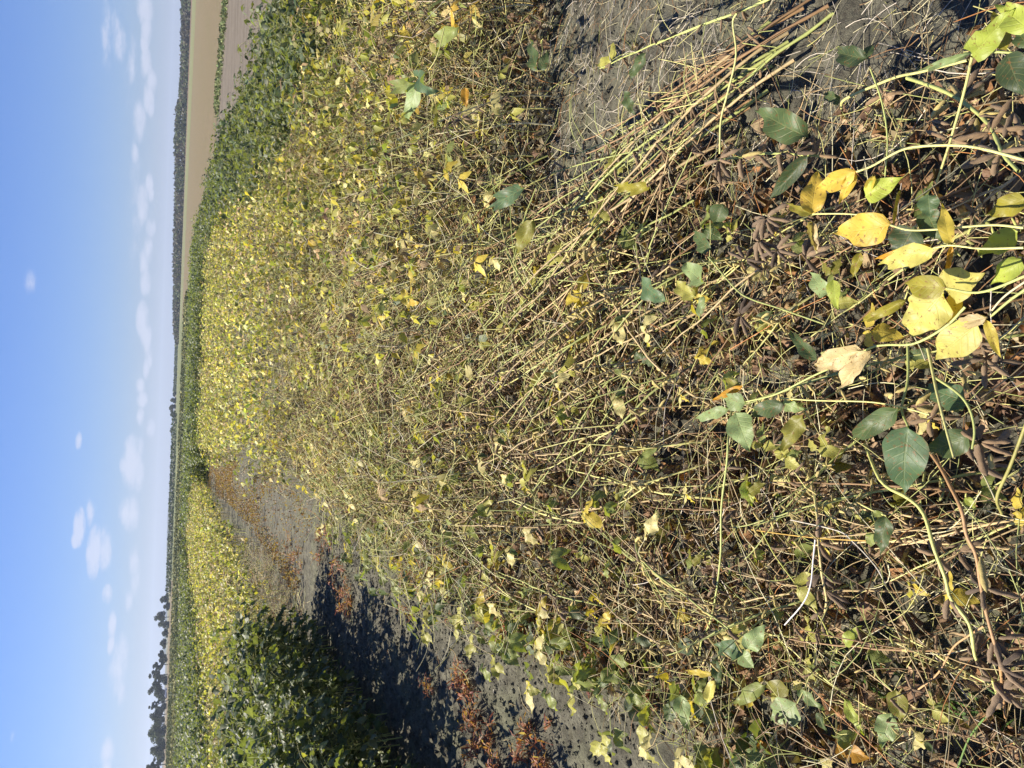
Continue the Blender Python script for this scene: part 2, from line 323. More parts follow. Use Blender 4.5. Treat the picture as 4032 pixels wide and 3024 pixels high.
def gen_plant(kind, seed):
    r = np.random.default_rng(seed); K = KIND[kind]
    Ls = r.uniform(*K['L']); nn = K['nn']; a0, a1 = R(K['lean'][0]), R(K['lean'][1] + r.uniform(-8, 6))
    if kind == 'lodged' and r.random() < .3: a0 = R(15)
    p = np.zeros(3); path = [p.copy()]; dirs = []
    side = 0.0
    for i in range(nn):
        q = i / (nn - 1); a = a0 + (a1 - a0) * min(1, q * 1.6); side += r.normal(0, .035)
        z = .05 * (1 if i % 2 else -1)
        d = unit([math.sin(side) * math.sin(a) + z * .7, math.cos(side) * math.sin(a), math.cos(a) + r.normal(0, .05)])
        seg = Ls / nn * r.uniform(.8, 1.2); p = p + d * seg
        if p[2] < .03: p[2] = .03 + r.uniform(0, .02)
        path.append(p.copy()); dirs.append(d)
    path = np.array(path)
    
    scol = pick(r, K['st']); sc = np.array(PAL[scol]) * r.uniform(.85, 1.15)
    pl = dict(path=path, rad=np.linspace(.0044, .0018, len(path)) * (1.0 if kind != 'edge' else .75), scol=sc, pods=[], pets=[], leaves=[])
    ph = r.uniform(0, 6)
    pdc = pick(r, K['pd'])
    for i in range(1, nn):
        q = i / (nn - 1); base = path[i + 1]; d = dirs[i]; F = frame(d, [0, 0, 1])
        if q < (.12 if kind != 'green' else .05): continue
        npod = int(r.integers(K['pods'][0], K['pods'][1] + 1))
        if kind == 'green' and q > .6: npod = 0
        for k in range(npod):
            a = r.uniform(0, 2 * PI); out = math.cos(a) * F[:, 0] + math.sin(a) * F[:, 2]
            dd = unit(out * r.uniform(.5, 1.1) + d * r.uniform(.1, .9) + np.array([0, 0, -.85]))
            pc = pdc if r.random() < .65 else pick(r, K['pd'])
            pl['pods'].append((int(r.integers(NS)), pc, frame(dd, out + [0, 0, .3]), base + out * .003, r.uniform(.8, 1.1)))
        # petiole, bare or carrying three leaflets
        reps = K['ptri'] if K['ptri'] > 1 else 1
        for rep in range(int(math.ceil(reps))):
            if r.random() > K['ppet']: continue
            if q < .25 and kind in ('golden', 'standing') and r.random() < .6: continue
            a = ph + i * 2.4 + rep * PI * .9 + r.normal(0, .5); out = np.array([math.cos(a), math.sin(a), 0])
            lp = r.uniform(.09, .19) * (1.15 if kind == 'green' else 1)
            e = unit(out * r.uniform(.7, 1.2) + np.array([0, 0, r.uniform(.1, .9)]) + d * .3)
            m1 = base + e * lp * .5; m2 = base + e * lp + out * lp * .12 - np.array([0, 0, lp * r.uniform(0, .3)])
            m2[2] = max(m2[2], .03)
            has = r.random() < (K['ptri'] * (.4 + 1.1 * q) if K['ptri'] < 1 else .92)
            if kind == 'lodged' and not has and r.random() < .3:
                continue
            pc = np.array(PAL[pick(r, {'stem_yellow': 3, 'stem_green': 1.5, 'stem_tan': 1.5, 'stem_pale': 1.2} if kind != 'green' else {'stem_green': 3, 'stem_yellow': 1})]) * r.uniform(.8, 1.15)
            pl['pets'].append((np.array([base, m1 + r.normal(0, .004, 3), m2]), pc, .0012))
            if has:
                lc = pick(r, K['lv']); h = unit([out[0], out[1], r.uniform(-.6, .25)])
                upn = unit(np.array([r.normal(0, .45), r.normal(0, .45), 1.0]))
                for w in (0, 1, -1):
                    if r.random() < .12: continue
                    hd = rotvec((0, 0, 1), w * r.uniform(1.0, 1.6)) @ h
                    hd = unit(hd + np.array([0, 0, r.uniform(-.7, .1) if kind != 'green' else r.uniform(-.5, .15)]))
                    c = lc if r.random() < .8 else pick(r, K['lv'])
                    b0 = m2 + (hd * .012 if w == 0 else hd * .003)
                    pl['leaves'].append((int(r.integers(NS)), c, frame(hd, upn + r.normal(0, .25, 3)), b0, r.uniform(.7, 1.15) * (1.12 if kind == 'green' else 1.25 if kind == 'edge' else .85)))
    if kind in ('lodged', 'standing', 'bundle'):
        for b in range(2 if kind == 'lodged' else 1):
            i = int(r.integers(2, 7)); d = dirs[i]; base = path[i + 1]; q_ = unit(d + r.normal(0, .35, 3) + np.array([0, 0, .15])); Lb = r.uniform(.22, .42)
            bp = np.array([base + (q_ * t + np.array([0, 0, -.12 * t * t]) ) * Lb for t in np.linspace(0, 1, 6)]); bp[:, 2] = np.maximum(bp[:, 2], .03)
            pl['pets'].append((bp, sc, .0022))
            for m in range(1, 6):
                for k in range(int(r.integers(0, 4))):
                    a = r.uniform(0, 2 * PI); F = frame(q_, [0, 0, 1]); out = math.cos(a) * F[:, 0] + math.sin(a) * F[:, 2]
                    pl['pods'].append((int(r.integers(NS)), pdc, frame(unit(out * .8 + q_ * r.uniform(.1, .8) + np.array([0, 0, -.7])), out + [0, 0, .3]), bp[m] + out * .002, r.uniform(.75, 1.05)))
    return pl
def stem_geo(pl, sides): return tube(pl['path'], pl['rad'], sides, pl['scol'])
def refine(P, n):
    t = np.linspace(0, len(P) - 1, n); i = np.clip(t.astype(int), 0, len(P) - 2); f = (t - i)[:, None]
    P = np.asarray(P, float); m = np.vstack([2 * P[0] - P[1], P, 2 * P[-1] - P[-2]])
    a, b, c, d = m[i], m[i + 1], m[i + 2], m[i + 3]
    return .5 * (2 * b + (c - a) * f + (2 * a - 5 * b + 4 * c - d) * f ** 2 + (3 * b - a - 3 * c + d) * f ** 3)
def joined(pl, lod, leaf_keep=1.0, leaf_scale=1.0):
    gs = {'stem': [], 'pods': [], 'leaves': []}
    P = pl['path'] if lod < 2 else pl['path'][::3]
    rr = pl['rad'] if lod < 2 else pl['rad'][::3] * 1.2
    gs['stem'].append(tube(P, rr, {0: 5, 1: 4, 2: 3}[lod], pl['scol']))
    for P, c, pr_ in pl['pets'][::1 if lod < 2 else 2]:
        gs['stem'].append(tube(refine(P, 5) if lod == 0 else (P if lod == 1 else P[::2]), pr_ * 1.3 if lod < 2 else pr_ * 1.6, 3, c))
    rr = np.random.default_rng(3)
    pods = pl['pods'] if lod < 2 else pl['pods'][::2]
    for s, c, F, t, sc in pods:
        gs['pods'].append(xf(paint(POD[lod][s], np.array(PAL[c]) * rr.uniform(.75, 1.2)), F, t, sc * (1.25 if lod == 2 else 1)))
    for s, c, F, t, sc in pl['leaves']:
        if rr.random() > leaf_keep: continue
        mi = 3 if c in ('brown', 'tan') else 0
        g = xf(paint(LEAF[lod][s], np.array(PAL[c]) * rr.uniform(.8, 1.25)), F, t, sc * leaf_scale)
        if mi: g.m = np.full(len(g.f), 3)
        gs['leaves'].append(g)
    return {k: (join(v) if v else None) for k, v in gs.items()}
_mc = {}
def part_mesh(kind, s, c, lod=0):
    k = (kind, s, c, lod)
    if k not in _mc:
        g = paint((POD if kind == 'pod' else LEAF)[lod][s], PAL[c])
        if c in ('brown', 'tan'): g.m = np.full(len(g.f), 3)
        _mc[k] = mesh(kind, g)
    return _mc[k]
_pc = {}
def proto(kind, seed):
    if (kind, seed) not in _pc: _pc[(kind, seed)] = dict(pl=gen_plant(kind, 1000 + seed * 17 + hash_kind[kind]))
    return _pc[(kind, seed)]
hash_kind = {'lodged': 1, 'standing': 2001, 'golden': 4001, 'green': 6001, 'edge': 8001, 'bundle': 10001}

def plant_full(kind, seed, loc, azim, sc, label, group):
    """a plant whose pods, petioles and leaves are each an object"""
    pr = proto(kind, seed); pl = pr['pl']
    if 'stem' not in pr:
        pr['stem'] = mesh('stem', tube(refine(pl['path'], len(pl['path']) * 2 - 1), np.interp(np.linspace(0, 1, len(pl['path']) * 2 - 1), np.linspace(0, 1, len(pl['rad'])), pl['rad']) * np.tile([1.3, 1.0], len(pl['path']))[:len(pl['path']) * 2 - 1], 6, pl['scol']))
        pr['pets'] = [mesh('petiole' if q_ < .002 else 'branch', tube(refine(P, 6), np.linspace(q_ * 1.08, q_ * .8, 6), 4 if q_ < .002 else 5, c)) for P, c, q_ in pl['pets']]
    e = empty('soybean_plant', loc, -azim, sc, label=label, category='soybean plant', group=group)
    link('stem', pr['stem'], e)
    for m in pr['pets']: link(m.name.split('.')[0], m, e)
    for s, c, F, t, k in pl['pods']: link('pod', part_mesh('pod', s, c), e, t, F, k)
    for s, c, F, t, k in pl['leaves']: link('leaf', part_mesh('leaf', s, c), e, t, F, k)
    return e
def plant_mid(kind, seed, loc, azim, sc, label, group):
    """a plant a little way off: stem, all its pods, all its leaves"""
    pr = proto(kind, seed)
    if 'mid' not in pr:
        j = joined(pr['pl'], 1); pr['mid'] = {k: mesh({'leaves': 'foliage'}.get(k, k), g) for k, g in j.items() if g is not None}
    e = empty('soybean_plant', loc, -azim, sc, label=label, category='soybean plant', group=group)
    for k, m in pr['mid'].items():
        o = link({'leaves': 'foliage'}.get(k, k), m, e)
        if k != 'stem': o['kind'] = 'stuff'
    return e
def rotz(a):
    c, s = np.cos(a), np.sin(a); z = np.zeros_like(c); return np.stack([np.stack([c, -s, z], -1), np.stack([s, c, z], -1), np.stack([z, z, z + 1], -1)], -2)
def plant_mass(name, kind, pts, azims, scs, lod, label, category, nproto=14, leaf_keep=1.0, leaf_scale=1.0, tintvar=.15):
    gs = []
    for k in range(nproto):
        ii = np.arange(k, len(pts), nproto)
        if not len(ii): continue
        j = joined(proto(kind, k)['pl'], lod, leaf_keep, leaf_scale); g = join([x for x in j.values() if x is not None])
        Rs = rotz(-azims[ii]) * scs[ii][:, None, None]
        tint = np.clip(rng.normal(1, tintvar, (len(ii), 1)), .6, 1.5) * np.clip(rng.normal(1, .05, (len(ii), 3)), .8, 1.2)
        gs.append(many(g, Rs, pts[ii], tint))
    g = join(gs)
    return link(name, mesh(name, g), kind='stuff', label=label, category=category)

# smooth value noise for relief
_perm = np.random.default_rng(5).permutation(512)
_val = np.random.default_rng(6).uniform(-1, 1, 512)
def vnoise(x, y):
    xi, yi = np.floor(x).astype(int), np.floor(y).astype(int); xf_, yf = x - xi, y - yi
    u, v = xf_ * xf_ * (3 - 2 * xf_), yf * yf * (3 - 2 * yf)
    h = lambda a, b: _val[_perm[(_perm[a % 512] + b) % 512]]
    return (h(xi, yi) * (1 - u) + h(xi + 1, yi) * u) * (1 - v) + (h(xi, yi + 1) * (1 - u) + h(xi + 1, yi + 1) * u) * v
def relief(x, y):
    n = vnoise
    big = .012 * n(x * 1.3, y * 1.1) + .007 * n(x * 4 + 9, y * 4)
    cl = n(x * 13 + 3, y * 13); cl2 = n(x * 31, y * 29 + 7); cl3 = n(x * 60 + 1, y * 61)
    clod = .007 * np.clip(cl + .15, 0, 1) + .010 * np.clip(cl2, 0, 1) ** .7 + .006 * cl3
    crack = -.018 * (np.abs(n(x * 6 + 20, y * 9)) < .07)
    rough = .55 + .45 * n(x * 1.1 + 4, y * .9)
    return big + clod * (0.5 + rough) + crack * .6

# ------------------------------------------------------------------ setting: ground
def soil_material():
    m, t, b = newmat('soil')
    tcx = t.nodes.new('ShaderNodeTexCoord'); v = tcx.outputs['Object']
    c = mixc(t, ramp01(t, noise(t, v, 9, 6, .65), .3, .7), (.062, .058, .043), (.165, .158, .115))
    c = mixc(t, math_(t, 'MULTIPLY', ramp01(t, noise(t, v, 2.6, 3), .48, .66), .5), c, (.155, .160, .095))
    c = mixc(t, math_(t, 'MULTIPLY', ramp01(t, noise(t, v, 70, 5, .8), .50, .62), .75), c, (.045, .038, .030))
    c = mixc(t, math_(t, 'MULTIPLY', ramp01(t, noise(t, v, 140, 3, .8), .62, .70), .6), c, (.30, .27, .21))
    t.links.new(c, b.inputs['Base Color']); b.inputs['Roughness'].default_value = .92; b.inputs['Specular IOR Level'].default_value = .2
    h = math_(t, 'ADD', noise(t, v, 60, 6, .7), math_(t, 'MULTIPLY', noise(t, v, 260, 3, .8), .35))
    bump(t, h, b, .9, .012); return m
M_SOIL = soil_material()
def field_material(name, c1, c2, c3, sc, sy=1.0, rot=0.0):
    m, t, b = newmat(name)
    tcx = t.nodes.new('ShaderNodeTexCoord'); mp = t.nodes.new('ShaderNodeMapping'); mp.inputs['Rotation'].default_value = (0, 0, rot); mp.inputs['Scale'].default_value = (1, sy, 1)
    t.links.new(tcx.outputs['Object'], mp.inputs[0]); v = mp.outputs[0]
    c = mixc(t, ramp01(t, noise(t, v, sc, 6, .65), .35, .65), c1, c2)
    c = mixc(t, math_(t, 'MULTIPLY', ramp01(t, noise(t, v, sc * .13, 3), .45, .7), .7), c, c3)
    t.links.new(c, b.inputs['Base Color']); b.inputs['Roughness'].default_value = .95; b.inputs['Specular IOR Level'].default_value = .1
    bump(t, noise(t, v, sc * 2, 5, .7), b, .8, .06); return m
def axis(lo, hi, step, far):
    a = list(np.arange(lo, hi + 1e-6, step)); s = step; x = a[-1]; R_ = []
    while x < far: s *= 1.22; x += s; R_.append(x)
    s = step; x = a[0]; L_ = []
    while x > -far: s *= 1.22; x -= s; L_.append(x)
    return np.array(L_[::-1] + a + R_)
gx, gy = axis(-2.9, 2.6, .017, 4000), axis(.4, 8.6, .021, 4200)
GX, GY = np.meshgrid(gx, gy, indexing='ij')
fade = np.clip((14 - np.hypot(GX, GY)) / 5, 0, 1)
GZ = relief(GX, GY) * fade - .03
nx, ny = GX.shape
i, j = np.meshgrid(np.arange(nx - 1), np.arange(ny - 1), indexing='ij')
gf = np.stack([i * ny + j, (i + 1) * ny + j, (i + 1) * ny + j + 1, i * ny + j + 1], -1).reshape(-1, 4)
gv = np.stack([GX, GY, GZ], -1).reshape(-1, 3)
link('ground', mesh('ground', G(gv, gf, np.ones((len(gv), 3)), np.zeros((len(gv), 2)), np.zeros(len(gf), int)), [M_SOIL]), kind='structure')
def gz(x, y):
    return relief(np.asarray(x, float), np.asarray(y, float)) * np.clip((14 - np.hypot(x, y)) / 5, 0, 1) - .03

# far fields: strips lying across the view at an angle
nrm = np.array([math.cos(R(30)), math.sin(R(30))]); tan_ = np.array([-nrm[1], nrm[0]])
def strip(name, n0, n1, t0, t1, z, mat, nt_=60):
    ts = np.linspace(t0, t1, nt_); v = []
    w0 = np.sin(ts * .21) * .4 + np.sin(ts * .07 + 1) * .7
    for k, tt in enumerate(ts):
        for nn_ in (n0 + w0[k], n1 + w0[k] * (1 if n1 < 100 else 3)):
            p = nrm * nn_ + tan_ * tt; v.append((p[0], p[1], z))
    v = np.array(v); f = np.array([(2 * k, 2 * k + 1, 2 * k + 3, 2 * k + 2) for k in range(nt_ - 1)])
    return link(name, mesh(name, G(v, f, np.ones((len(v), 3)), np.zeros((len(v), 2)), np.zeros(len(f), int)), [mat]), kind='structure')
M_ROAD = field_material('harrowed_soil', (.135, .115, .090), (.19, .165, .13), (.115, .10, .078), 3.0, 3, R(-30))
M_STUB = field_material('stubble', (.125, .10, .062), (.215, .175, .11), (.13, .125, .06), 2.6, 4, R(-30))
M_PALE = field_material('pale_grass', (.135, .15, .07), (.19, .195, .10), (.17, .15, .09), .5)
M_RUST = field_material('dry_weeds', (.13, .085, .06), (.18, .125, .085), (.12, .10, .06), .6)
strip('dirt_road', 8, 31, -60, 140, -.018, M_ROAD)
strip('stubble_field', 31.3, 150, -400, 500, -.012, M_STUB)
strip('grass_strip', 150, 300, -900, 1400, -.006, M_PALE)
strip('far_field', 300, 470, -1500, 2400, .0, M_RUST)
def flat(name, poly, z, mat):
    v = np.array([(x, y, z) for x, y in poly]); f = np.array([[0, 1, 2, 3]])
    return link(name, mesh(name, G(v, f, np.ones((4, 3)), np.zeros((4, 2)), np.zeros(1, int)), [mat]), kind='structure')
bpy.data.objects.remove(bpy.data.objects['dirt_road'])
flat('dirt_road', [(3.3, -12), (45, -12), (7.6, 49), (6.6, 48.8)], -.018, M_ROAD)
flat('grass_verge', [(-500, 120), (-31, 120), (-150, 585), (-500, 585)], -.022, field_material('verge_grass', (.20, .16, .095), (.28, .225, .14), (.16, .15, .08), 1.2))

flat('far_meadow', [(-31, 118), (9, 96), (42, 800), (-205, 800)], .012, field_material('meadow', (.115, .135, .06), (.17, .18, .085), (.14, .135, .075), 1.5))
# ------------------------------------------------------------------ far woods, trees, hills
GREEN1 = np.array((.075, .095, .042))
def quads_at(P, size, r, flat_=0.0, mi=0):
    n = len(P); a = r.normal(0, 1, (n, 3)); a[:, 2] *= (1 - flat_); a /= np.linalg.norm(a, axis=1)[:, None]
    b = np.cross(a, r.normal(0, 1, (n, 3))); b /= np.linalg.norm(b, axis=1)[:, None]
    s = (size * r.uniform(.6, 1.3, n))[:, None] / 2
    c2 = r.uniform(.5, 1, (n, 1))
    v = np.stack([P - a * s - b * s * c2 * .6, P + a * s * .7 - b * s * c2, P + a * s + b * s * .5 * c2, P - a * s * .6 + b * s * c2], 1)
    f = np.arange(n * 4).reshape(n, 4); u = np.tile(np.array([[-.5, .1], [.5, .3], [.5, .8], [-.5, .9]]), (n, 1))
    return G(v.reshape(-1, 3), f, np.ones((n * 4, 3)), u, np.full(n, mi))
def colour_each(g, col, r, var=.2, k=4):
    n = len(g.v) // k; c = np.asarray(col) * np.clip(r.normal(1, var, (n, 1)), .4, 1.8) * r.uniform(.9, 1.1, (n, 3))
    g.c = np.repeat(np.clip(c, 0, .95), k, 0); return g
def foliage_material(name, trans=.25):
    m, t, b = newmat(name); a = attr(t, 'Col'); t.links.new(a.outputs['Color'], b.inputs['Base Color']); b.inputs['Roughness'].default_value = .7
    b.inputs['Specular IOR Level'].default_value = .25
    tr = t.nodes.new('ShaderNodeBsdfTranslucent'); t.links.new(a.outputs['Color'], tr.inputs[0])
    mx = t.nodes.new('ShaderNodeMixShader'); mx.inputs[0].default_value = trans
    t.links.new(b.outputs[0], mx.inputs[1]); t.links.new(tr.outputs[0], mx.inputs[2]); t.links.new(mx.outputs[0], t.nodes['Material Output'].inputs[0]); return m
M_TREE = foliage_material('tree_leaves'); 
M_BARK, _t, _b = newmat('bark'); _b.inputs['Base Color'].default_value = (.09, .075, .06, 1); _b.inputs['Roughness'].default_value = .9
_bn = noise(_t, None, 3, 4); _t.links.new(mixc(_t, _bn, (.06, .05, .04), (.16, .13, .10)), _b.inputs['Base Color'])
def tree(dy, topx, basex, half, D, label, seed, group='trees along the left skyline', col=GREEN1, trunkvis=.25, lean=0.0, round_=False, cat='tree', name='tree'):
    r = np.random.default_rng(seed)
    pb = at_dist(basex, dy, D); pt = at_dist(topx, dy, D); Ht = max(pt[2], 1.0); wdt = half * 4032 / 2212 / FPX * D
    e = empty(name, (pb[0], pb[1], 0), label=label, category=cat, group=group)
    p0 = np.array([0, 0, -.2]); top = np.array([lean * Ht, 0, Ht * .9])
    gs = [tube(refine([p0, p0 * .5 + top * .4 + r.normal(0, .1, 3), top], 7), np.linspace(.028, .006, 7) * Ht, 6, (1, 1, 1), 0)]
    lobes = []
    nl = 6 if round_ else 16
    for k in range(nl):
        q = r.uniform(trunkvis + .12, .86); wq = wdt * (math.sin(PI * min(1, (q - trunkvis * .6) / (1.05 - trunkvis * .6))) ** .6)
        a = k * 2.4; rad = wq * r.uniform(.25, .95) if not round_ else wq * r.uniform(.25, .62)
        c = top * q + np.array([math.cos(a) * rad, math.sin(a) * rad, 0]); s = wdt * r.uniform(.2, .36) if not round_ else wdt * r.uniform(.5, .7)
        s = min(s, Ht * .3); lobes.append((c, s))
        st = top * max(.12, q - .25)
        gs.append(tube(refine([st, (st + c) / 2 + [0, 0, .05 * Ht], c], 4), np.linspace(.009, .003, 4) * Ht, 4, (1, 1, 1), 0))
    lobes.append((top * .97, wdt * .3))
    link('trunk', mesh('trunk', join(gs), [M_BARK]), e)
    P = []
    for c, s in lobes:
        n = int(170 if not round_ else 340); d = r.normal(0, 1, (n, 3)); d /= np.linalg.norm(d, axis=1)[:, None]
        P.append(c + d * s * (r.uniform(.4, 1.0, (n, 1)) + np.abs(r.normal(0, .16, (n, 1)))) * np.array([1.15, 1.15, .72]))
    P = np.concatenate(P); P = P[P[:, 2] > Ht * (trunkvis if not round_ else .02)]
    g = colour_each(quads_at(P, max(.45, wdt * .13), r), col, r, .28)
    link('crown', mesh('crown', g, [M_TREE]), e)
    return e
DT = 430
tree(1294, 345, 365, 9, DT + 80, 'small feathery tree, first tree left of the blue ridge', 1, trunkvis=.1)
tree(1333, 332.5, 363, 13, DT + 40, 'broad open-crowned tree standing alone left of the small feathery tree', 2)
tree(1367, 350, 361, 8, DT + 30, 'low rounded tree filling the dip between two taller trees', 3, trunkvis=.05)
tree(1389, 345, 360, 8, DT + 20, 'small thin tree with sky showing through its crown in the skyline dip', 4)
tree(1413, 340.5, 359, 7, DT, 'slim round-headed tree on a bare trunk beside the tall group', 5, trunkvis=.4)
tree(1436, 328, 358, 10, DT, 'tall dark tree with ragged crown at the right end of the tall group', 6)
tree(1457, 318.5, 357, 11, DT - 10, 'tall pointed tree with a bare trunk in the tall group', 7, trunkvis=.3)
tree(1490, 318.5, 356, 16, DT - 10, 'widest tall tree directly behind the white car', 8, trunkvis=.2)
tree(1514, 317.5, 355, 6, DT - 20, 'narrow leaning tree top jutting out of the tall group', 9, lean=-.25, trunkvis=.35)
tree(1543, 322, 354, 13, DT - 20, 'dark two-headed tree left of the leaning tree', 10, trunkvis=.2)
tree(1580, 320, 353, 17, DT - 40, 'dense rounded olive-green tree in the left wood', 11, col=GREEN1 * 1.3, trunkvis=.05, round_=True)
tree(1618, 325, 351, 16, DT - 50, 'lower rounded tree left of the dense olive-green one', 12, col=GREEN1 * 1.2, trunkvis=.05, round_=True)
tree(1652, 314.5, 350, 11, DT - 60, 'tree at the far left end of the skyline, cut by the picture edge', 13, trunkvis=.15)
for k, (dy, tx, bx, hf) in enumerate([(1424, 348, 358, 9), (1470, 342, 356, 12), (1505, 343, 355, 14), (1530, 341, 354, 12), (1560, 338, 353, 14), (1600, 338, 351, 14), (1635, 340, 350, 14), (1350, 352, 362, 12), (1310, 354, 364, 10)]):
    tree(dy, tx, bx, hf, DT + 15, 'low dark undergrowth bush beneath the left skyline trees', 30 + k, col=GREEN1 * .9, trunkvis=0, round_=True, group='bushes beneath the left trees', cat='bush', name='bush')
CG = 'clump of trees at the middle of the skyline'
tree(852, 374.5, 387, 8, 600, 'smallest tree at the right end of the dark central clump', 51, CG, round_=True, trunkvis=.03)
tree(865, 369, 386, 9, 600, 'round tree second from the right in the dark central clump', 52, CG, round_=True, trunkvis=.03)
tree(882, 366.5, 386, 11, 590, 'tallest broad tree in the middle of the dark central clump', 53, CG, round_=True, trunkvis=.03)
tree(896, 368, 385, 7, 600, 'round tree at the left end of the dark central clump', 54, CG, round_=True, trunkvis=.03)
tree(906, 377, 384, 4, 620, 'tiny dark bush just left of the central clump', 55, CG, round_=True, cat='bush', name='bush', trunkvis=0)
tree(811, 378, 390, 3, 620, 'small dark tree poking above the hedge right of the central clump', 56, CG, round_=True, trunkvis=.05)
tree(931, 366.5, 377.5, 5, 900, 'lone umbrella-shaped tree on the ridge left of the central clump', 57, 'lone skyline trees', trunkvis=.55)
tree(386, 371, 380, 2, 620, 'single tree top standing above the right-hand wood', 58, 'lone skyline trees', trunkvis=.5)

def wood(name, prof, D0, D1, label, seed, col, crown=5.0, rows=4, per=60, kind='stuff', qs=1.5, mix=None):
    r = np.random.default_rng(seed); P = []; C = []
    ys = np.array([p[0] for p in prof]); tops = np.array([p[1] for p in prof])
    y = ys[0]
    while y < ys[-1]:
        for k in range(rows):
            D = D0 + (D1 - D0) * (k + r.random()) / rows; yy = y + r.uniform(-3, 3); tx = np.interp(yy, ys, tops) + r.uniform(0, 1.1) + (rows - 1 - k) * 1.6
            p = at_dist(tx, yy, D); s = crown * r.uniform(.7, 1.2); h = max(p[2], 2)
            c0 = GREEN1 if r.random() < .5 or mix is None else mix
            n = per; d = r.normal(0, 1, (n, 3)); d /= np.linalg.norm(d, axis=1)[:, None]; d[:, 2] = np.abs(d[:, 2]) ** .7 * np.sign(d[:, 2])
            q = np.array([p[0], p[1], 0]) + d * np.array([s, s, h * .5]) * r.uniform(.8, 1.05, (n, 1)) + np.array([0, 0, h * .52]); q[:, 2] = np.maximum(q[:, 2], .1)
            P.append(q); C.append(np.tile(c0 * r.uniform(.7, 1.4), (n, 1)))
        y += crown / D0 * FPX * 2212 / 4032 * .8
    P = np.concatenate(P); g = quads_at(P, qs, r); c = np.concatenate(C) * r.uniform(.7, 1.35, (len(P), 1)); g.c = np.repeat(c, 4, 0)
    return link(name, mesh(name, g, [M_TREE]), kind=kind, label=label, category='wood')
wood('forest', [(-90, 391), (0, 390), (150, 388.5), (200, 386), (240, 377.5), (300, 375), (350, 376.5), (440, 375.5), (500, 374), (560, 372.5), (640, 373), (700, 373), (718, 374), (732, 381)], 480, 560,
     'long grey-green wood along the right skyline behind the tan field', 71, GREEN1, 5.5, 4, 60, mix=np.array((.095, .088, .06)))
wood('hedgerow', [(732, 383), (845, 382)], 640, 690, 'low dark hedgerow between the right wood and the central clump', 72, GREEN1 * .8, 4, 2, 40)
wood('treeline', [(905, 382), (1000, 379), (1100, 374.5), (1200, 370), (1285, 365)], 330, 380, 'thin line of low trees at the foot of the blue ridge', 73, GREEN1, 3, 2, 30, qs=.9)
# the ridge far off
ys = np.linspace(690, 1420, 240); pr = np.interp(ys, [690, 760, 845, 905, 946, 1010, 1053, 1106, 1190, 1240, 1290, 1340, 1420], [386, 384, 383, 377.5, 372.5, 369, 365.5, 362.3, 359.5, 359.5, 360, 357, 352])
hv = []
for k, (y_, t_) in enumerate(zip(ys, pr)):
    a = at_dist(t_ + rng.uniform(-.35, .35), y_, 2700); b = at_dist(t_, y_, 2400)
    hv += [(b[0] * .97, b[1] * .97, -.5), (b[0], b[1], a[2] * .45 + rng.uniform(0, 1.5)), tuple(a), (a[0] * 1.2, a[1] * 1.2, -.5)]
hv = np.array(hv); hf = np.array([(4 * k + m, 4 * k + 4 + m, 4 * k + 5 + m, 4 * k + 1 + m) for k in range(239) for m in range(3)])
hm = field_material('ridge_wood', (.035, .048, .024), (.065, .075, .035), (.05, .05, .03), .03)
link('hills', mesh('hills', G(hv, hf, np.ones((len(hv), 3)), np.zeros((len(hv), 2)), np.zeros(len(hf), int)), [hm]), kind='structure')

# white car at the wood's edge
def simple_mat(name, col, rough=.5, metal=0.0):
    m, t, b = newmat(name); b.inputs['Base Color'].default_value = (*col, 1); b.inputs['Roughness'].default_value = rough; b.inputs['Metallic'].default_value = metal
    return m
M_WHITE = simple_mat('white_paint', (.78, .78, .78), .3); M_GLASS = simple_mat('dark_glass', (.03, .04, .05), .1); M_TYRE = simple_mat('tyre_rubber', (.03, .03, .03), .85)
def prism(profile, w, mi=0):
    n = len(profile); v = [(x, -w / 2, z) for x, z in profile] + [(x, w / 2, z) for x, z in profile]
    f = [(k, (k + 1) % n, n + (k + 1) % n, n + k) for k in range(n)]
    for k in range(1, n - 1, 2):
        a, b2, c2 = 0, k, k + 1; d = min(k + 2, n - 1); f += [(a, d, c2, b2) if d != c2 else (a, c2, b2, b2), (n, n + b2, n + c2, n + d) if d != c2 else (n, n + b2, n + c2, n + c2)]
    return np.array(v), [tuple(dict.fromkeys(q)) for q in f]
def pymesh(name, v, f, mat):
    me = bpy.data.meshes.new(name); me.from_pydata([tuple(x) for x in v], [], f); me.materials.append(mat); me.update(); return me
pc = at_dist(356, 1496.5, 405)
car = empty('parked_car', (pc[0], pc[1], 0), math.atan2(pc[0], pc[1]) * -1, label='white car parked at the foot of the left skyline trees', category='car')
v, f = prism([(-2.2, .35), (-2.15, .85), (-1.3, 1.0), (-.7, 1.45), (.9, 1.5), (1.6, 1.0), (2.2, .9), (2.25, .35)], 1.75); link('body', pymesh('body', v, f, M_WHITE), car)
v, f = prism([(-1.15, 1.03), (-.68, 1.40), (.85, 1.44), (1.42, 1.03)], 1.77); link('window', pymesh('window', v, f, M_GLASS), car)
for sx in (-1.35, 1.35):
    for sy in (-.8, .8):
        gw = tube([(sx, sy - .1, .33), (sx, sy + .1, .33)], .33, 14, (1, 1, 1), 0); link('wheel', mesh('wheel', gw, [M_TYRE]), car)

